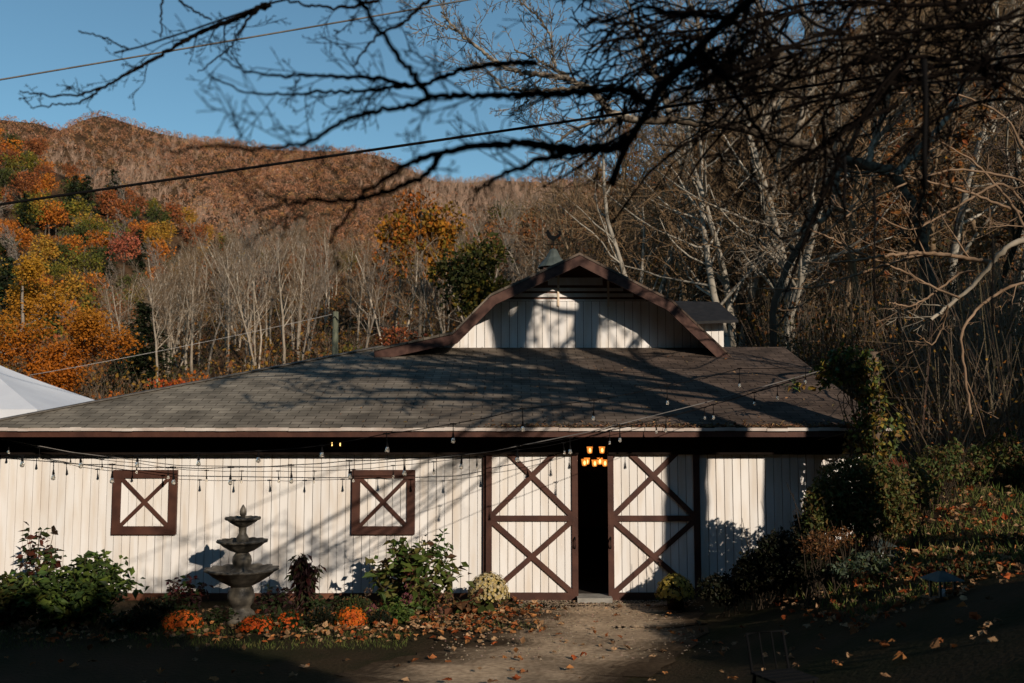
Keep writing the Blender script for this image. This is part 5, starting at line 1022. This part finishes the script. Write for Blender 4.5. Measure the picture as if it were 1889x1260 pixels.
# lichen covered leaning tree behind the barn on the right
M_oldbark = mat('old_bark', (0.13, 0.1, 0.07), (0.035, 0.026, 0.02), rough=0.95, scale=7, bump=0.7, bscale=18, spec=0.02)
def lichen_tree():
    rng = np.random.default_rng(303); Y = 7.5; b = W(1735, 690, Y); off = np.array([b[0], Y, H(b[0], Y)]); t = thing('leaning_tree', 'leaning bare tree with pale lichen bark reaching left above the roof', 'tree', tuple(off)); T = MB(); C = MB()
    LC = (0.3, 0.26, 0.2); k = (Y - CAM[1])/FPX/2; cfg = dict(TW_CFG, rmin=0.007, kids=[6, 4, 0], up=[0.03, 0, 0])
    def lb(mbx, pts, w0, w1, tw, tl=1.2, dy=0.0): limb(mbx, rng, [W(x, y, Y + dy*i) for i, (x, y) in enumerate(pts)], w0*k, w1*k, W1, tw, tl, cfg, tr=0.35, wob=0.02)
    lb(T, [(1790, 900), (1765, 780), (1745, 690), (1715, 520), (1690, 400), (1652, 320), (1549, 292), (1463, 264), (1405, 247), (1343, 230), (1240, 222), (1159, 220)], 28, 13, 30, 1.8)
    lb(C, [(1180, 222), (1125, 210), (1108, 183), (1084, 159), (1051, 146), (1007, 139), (956, 132), (918, 119), (881, 88), (844, 58), (813, 22)], 15, 4, 30)
    lb(C, [(844, 58), (820, 50), (786, 37)], 4, 2.5, 4, 0.5)
    lb(C, [(1084, 159), (1023, 166), (973, 169), (939, 164), (918, 154), (903, 136)], 9, 4, 16)
    lb(C, [(973, 169), (972, 190), (950, 205)], 5, 3, 4, 0.6)
    lb(C, [(1051, 146), (1020, 125), (983, 105), (949, 91)], 7, 3, 14)
    lb(C, [(1025, 128), (1020, 100), (1017, 68), (990, 27), (939, -15)], 6, 3, 18, 1.3)
    lb(C, [(1159, 220), (1091, 226), (1047, 246), (1023, 271)], 10, 4, 10)
    for p in ([(1240, 222), (1215, 150), (1180, 80), (1150, -30)], [(1343, 230), (1330, 150), (1290, 60), (1260, -40)], [(1405, 247), (1440, 150), (1410, 50), (1380, -60)], [(1463, 264), (1500, 160), (1490, 60), (1460, -60)], [(1549, 292), (1530, 400), (1480, 420), (1420, 470)], [(1600, 300), (1640, 180), (1610, 40)], [(1652, 320), (1740, 230), (1800, 100), (1880, 30)]):
        lb(C, p, 14, 5, 26, 1.6)
    T.build('trunk', M_oldbark, t, loc=off).location = (0, 0, 0); C.build('crown', M_lichen, t, loc=off).location = (0, 0, 0)
lichen_tree()
def arching_tree():
    rng = np.random.default_rng(304); Y = -1.2; b = W(2030, 700, Y); off = np.array([b[0], Y, H(b[0], Y)]); t = thing('arching_tree', 'bare tree with sunlit arching whips reaching in from the right edge', 'tree', tuple(off)); T = MB(); k = (Y - CAM[1])/FPX/2
    cfg = dict(TW_CFG, rmin=0.004, kids=[3, 2, 0], up=[0.05, 0.02, 0], wob=[0.1, 0.12, 0.1]); LC = (0.3, 0.2, 0.13); LG = (0.42, 0.36, 0.28)
    def lb(mbx, pts, w0, w1, tw, tl=0.7, c=LC): limb(mbx, rng, [W(x, y, Y + 0.25*math.sin(i)) for i, (x, y) in enumerate(pts)], w0*k, w1*k, c, tw, tl, cfg, tr=0.5, wob=0.006)
    lb(T, [(2040, 900), (2030, 700), (1990, 520), (1935, 450), (1889, 440), (1855, 454), (1831, 485), (1790, 533), (1748, 564), (1717, 590)], 20, 6, 6, c=LG)
    T.build('trunk', M_bark, t, loc=off).location = (0, 0, 0)
    for p, w0, w1, n in (([(1831, 485), (1790, 478), (1755, 471), (1697, 466), (1618, 473), (1549, 485), (1487, 485)], 9, 3, 7), ([(1755, 471), (1697, 470), (1618, 494), (1549, 516), (1505, 530), (1446, 533), (1377, 531)], 6, 2.5, 6), ([(1770, 550), (1721, 531), (1680, 506), (1601, 473), (1494, 423)], 5, 3, 6), ([(1800, 500), (1772, 502), (1714, 547), (1680, 566), (1639, 559)], 5, 2.5, 4),
                         ([(1990, 480), (1900, 400), (1800, 360), (1700, 330), (1640, 320)], 7, 3, 8), ([(1990, 500), (1890, 330), (1760, 310), (1690, 330), (1620, 360), (1560, 400)], 6, 3, 8), ([(1980, 470), (1860, 215), (1780, 175), (1700, 170), (1600, 172)], 6, 3, 8), ([(1990, 520), (1880, 520), (1810, 560), (1770, 610), (1790, 763)], 6, 5, 3), ([(1960, 460), (1850, 330), (1750, 390), (1680, 430), (1600, 390), (1560, 330)], 6, 2.5, 8), ([(1748, 564), (1740, 600), (1720, 640), (1690, 615)], 4, 2, 3), ([(1900, 440), (1870, 380), (1800, 300), (1730, 260)], 6, 3, 7)):
        mb = MB(); lb(mb, p, w0, w1, n); mb.build('branch', M_bark, t, loc=off).location = (0, 0, 0)
arching_tree()
mb = MB(); rng = np.random.default_rng(305); lt = W(1425, 640, 9.0); off = np.array([lt[0], 9.0, H(lt[0], 9.0)]); ln = thing('slim_tree', 'slim dark tree leaning right just beyond the roof ridge', 'tree', tuple(off)); k = 23.7/FPX/2
limb(mb, rng, [off - [0, 0, 0.2], W(1425, 565, 9), W(1446, 506, 9), W(1487, 427, 9), W(1530, 330, 9), W(1560, 290, 9), W(1610, 180, 9)], 16*k, 9*k, (0.1, 0.075, 0.055), 16, 1.6, dict(TW_CFG, rmin=0.008), k=8); mb.build('trunk', M_bark, ln, loc=off).location = (0, 0, 0)
# blurred cords hanging from the near branches
for px, a, b, y, wd, lab in ((1705, 110, 350, -10.9, 10, 'longest dark hanging cord below the near branches'), (1557, 280, 405, -10.6, 6, 'short dark hanging cord left of the longest one'), (1612, 330, 560, -10.4, 5, 'thin dark hanging cord between the short and the longest'), (1830, 430, 600, -10.4, 5, 'dark hanging cord nearest the right edge')):
    p, q = W(px, a, y), W(px + 2, b, y); mb = MB(); mb.tube([p, p*0.7 + q*0.3 + [0.004, 0, 0], p*0.3 + q*0.7 - [0.003, 0, 0], q], wd/2*(y + 14.7)/FPX, 6, cap=True); tag(mb.build('hanging_cord', M_wire), lab, 'cord', 'cords hanging from the near branches')
# unseen evergreens behind the camera, shaped so their shade lies on drive and bank
gS = 'unseen evergreens placed to shade the drive and block sky'
ev = conifer_proto(311, 'dense dark unseen evergreen placed to shade the drive and block sky', [(0.02, 0.03, 0.012), (0.028, 0.036, 0.014)], 10, 6, gS, n_whorl=30, leaf=0.6, dense=1.6)
spots = []
for i, (xw, zw) in enumerate(((-10.5, -0.8), (-9, -0.9), (-7.6, -1.0), (-6.2, -0.9), (-4.9, -1.9), (-3.6, -2.6), (-2.3, -3.1), (-1.0, -2.9), (-0.2, -2.2), (0.25, -1.6), (0.65, -1.25), (1.5, -2.2), (2.4, -2.5), (3.0, -2.4), (4.4, -2.5), (6, -2.0))):
    p = sunpt(xw, zw, 23 + 1.5*(i % 2)); g = H(p[0], p[1]); spots.append((p[0], p[1], g - 0.2, (p[2] - g)/9.6*1.06, 0))
for xw, zw in ((-2.0, -3.3), (-1.5, -3.0), (-0.6, -2.6), (0.0, -2.1), (1.0, -2.0), (2.0, -2.6), (-3.0, -3.2), (-5.5, -1.8), (-6.9, -1.3)):
    p = sunpt(xw, zw, 26.5); g = H(p[0], p[1]); spots.append((p[0], p[1], g - 0.2, (p[2] - g)/9.6*1.06, 0))
place([ev], spots, 312, [True])
for x, y, s_ in ((-22, -20, 2.2), (-15, -26, 2.3), (-28, -10, 2.2), (-8, -24, 2.2), (-1, -27, 2.3), (-20, -14, 2.0), (-12, -20, 2.0), (-30, -2, 2.0), (25, -20, 1.9), (31, -14, 1.9), (29, -24, 2.0), (36, -20, 2.0), (22, -8, 1.4), (26, -4, 1.4), (20, -14, 1.45)):  # tall unseen evergreens added to block sky light from the shaded sides
    dup(ev, (x, y, H(x, y)), x*1.7, s_)
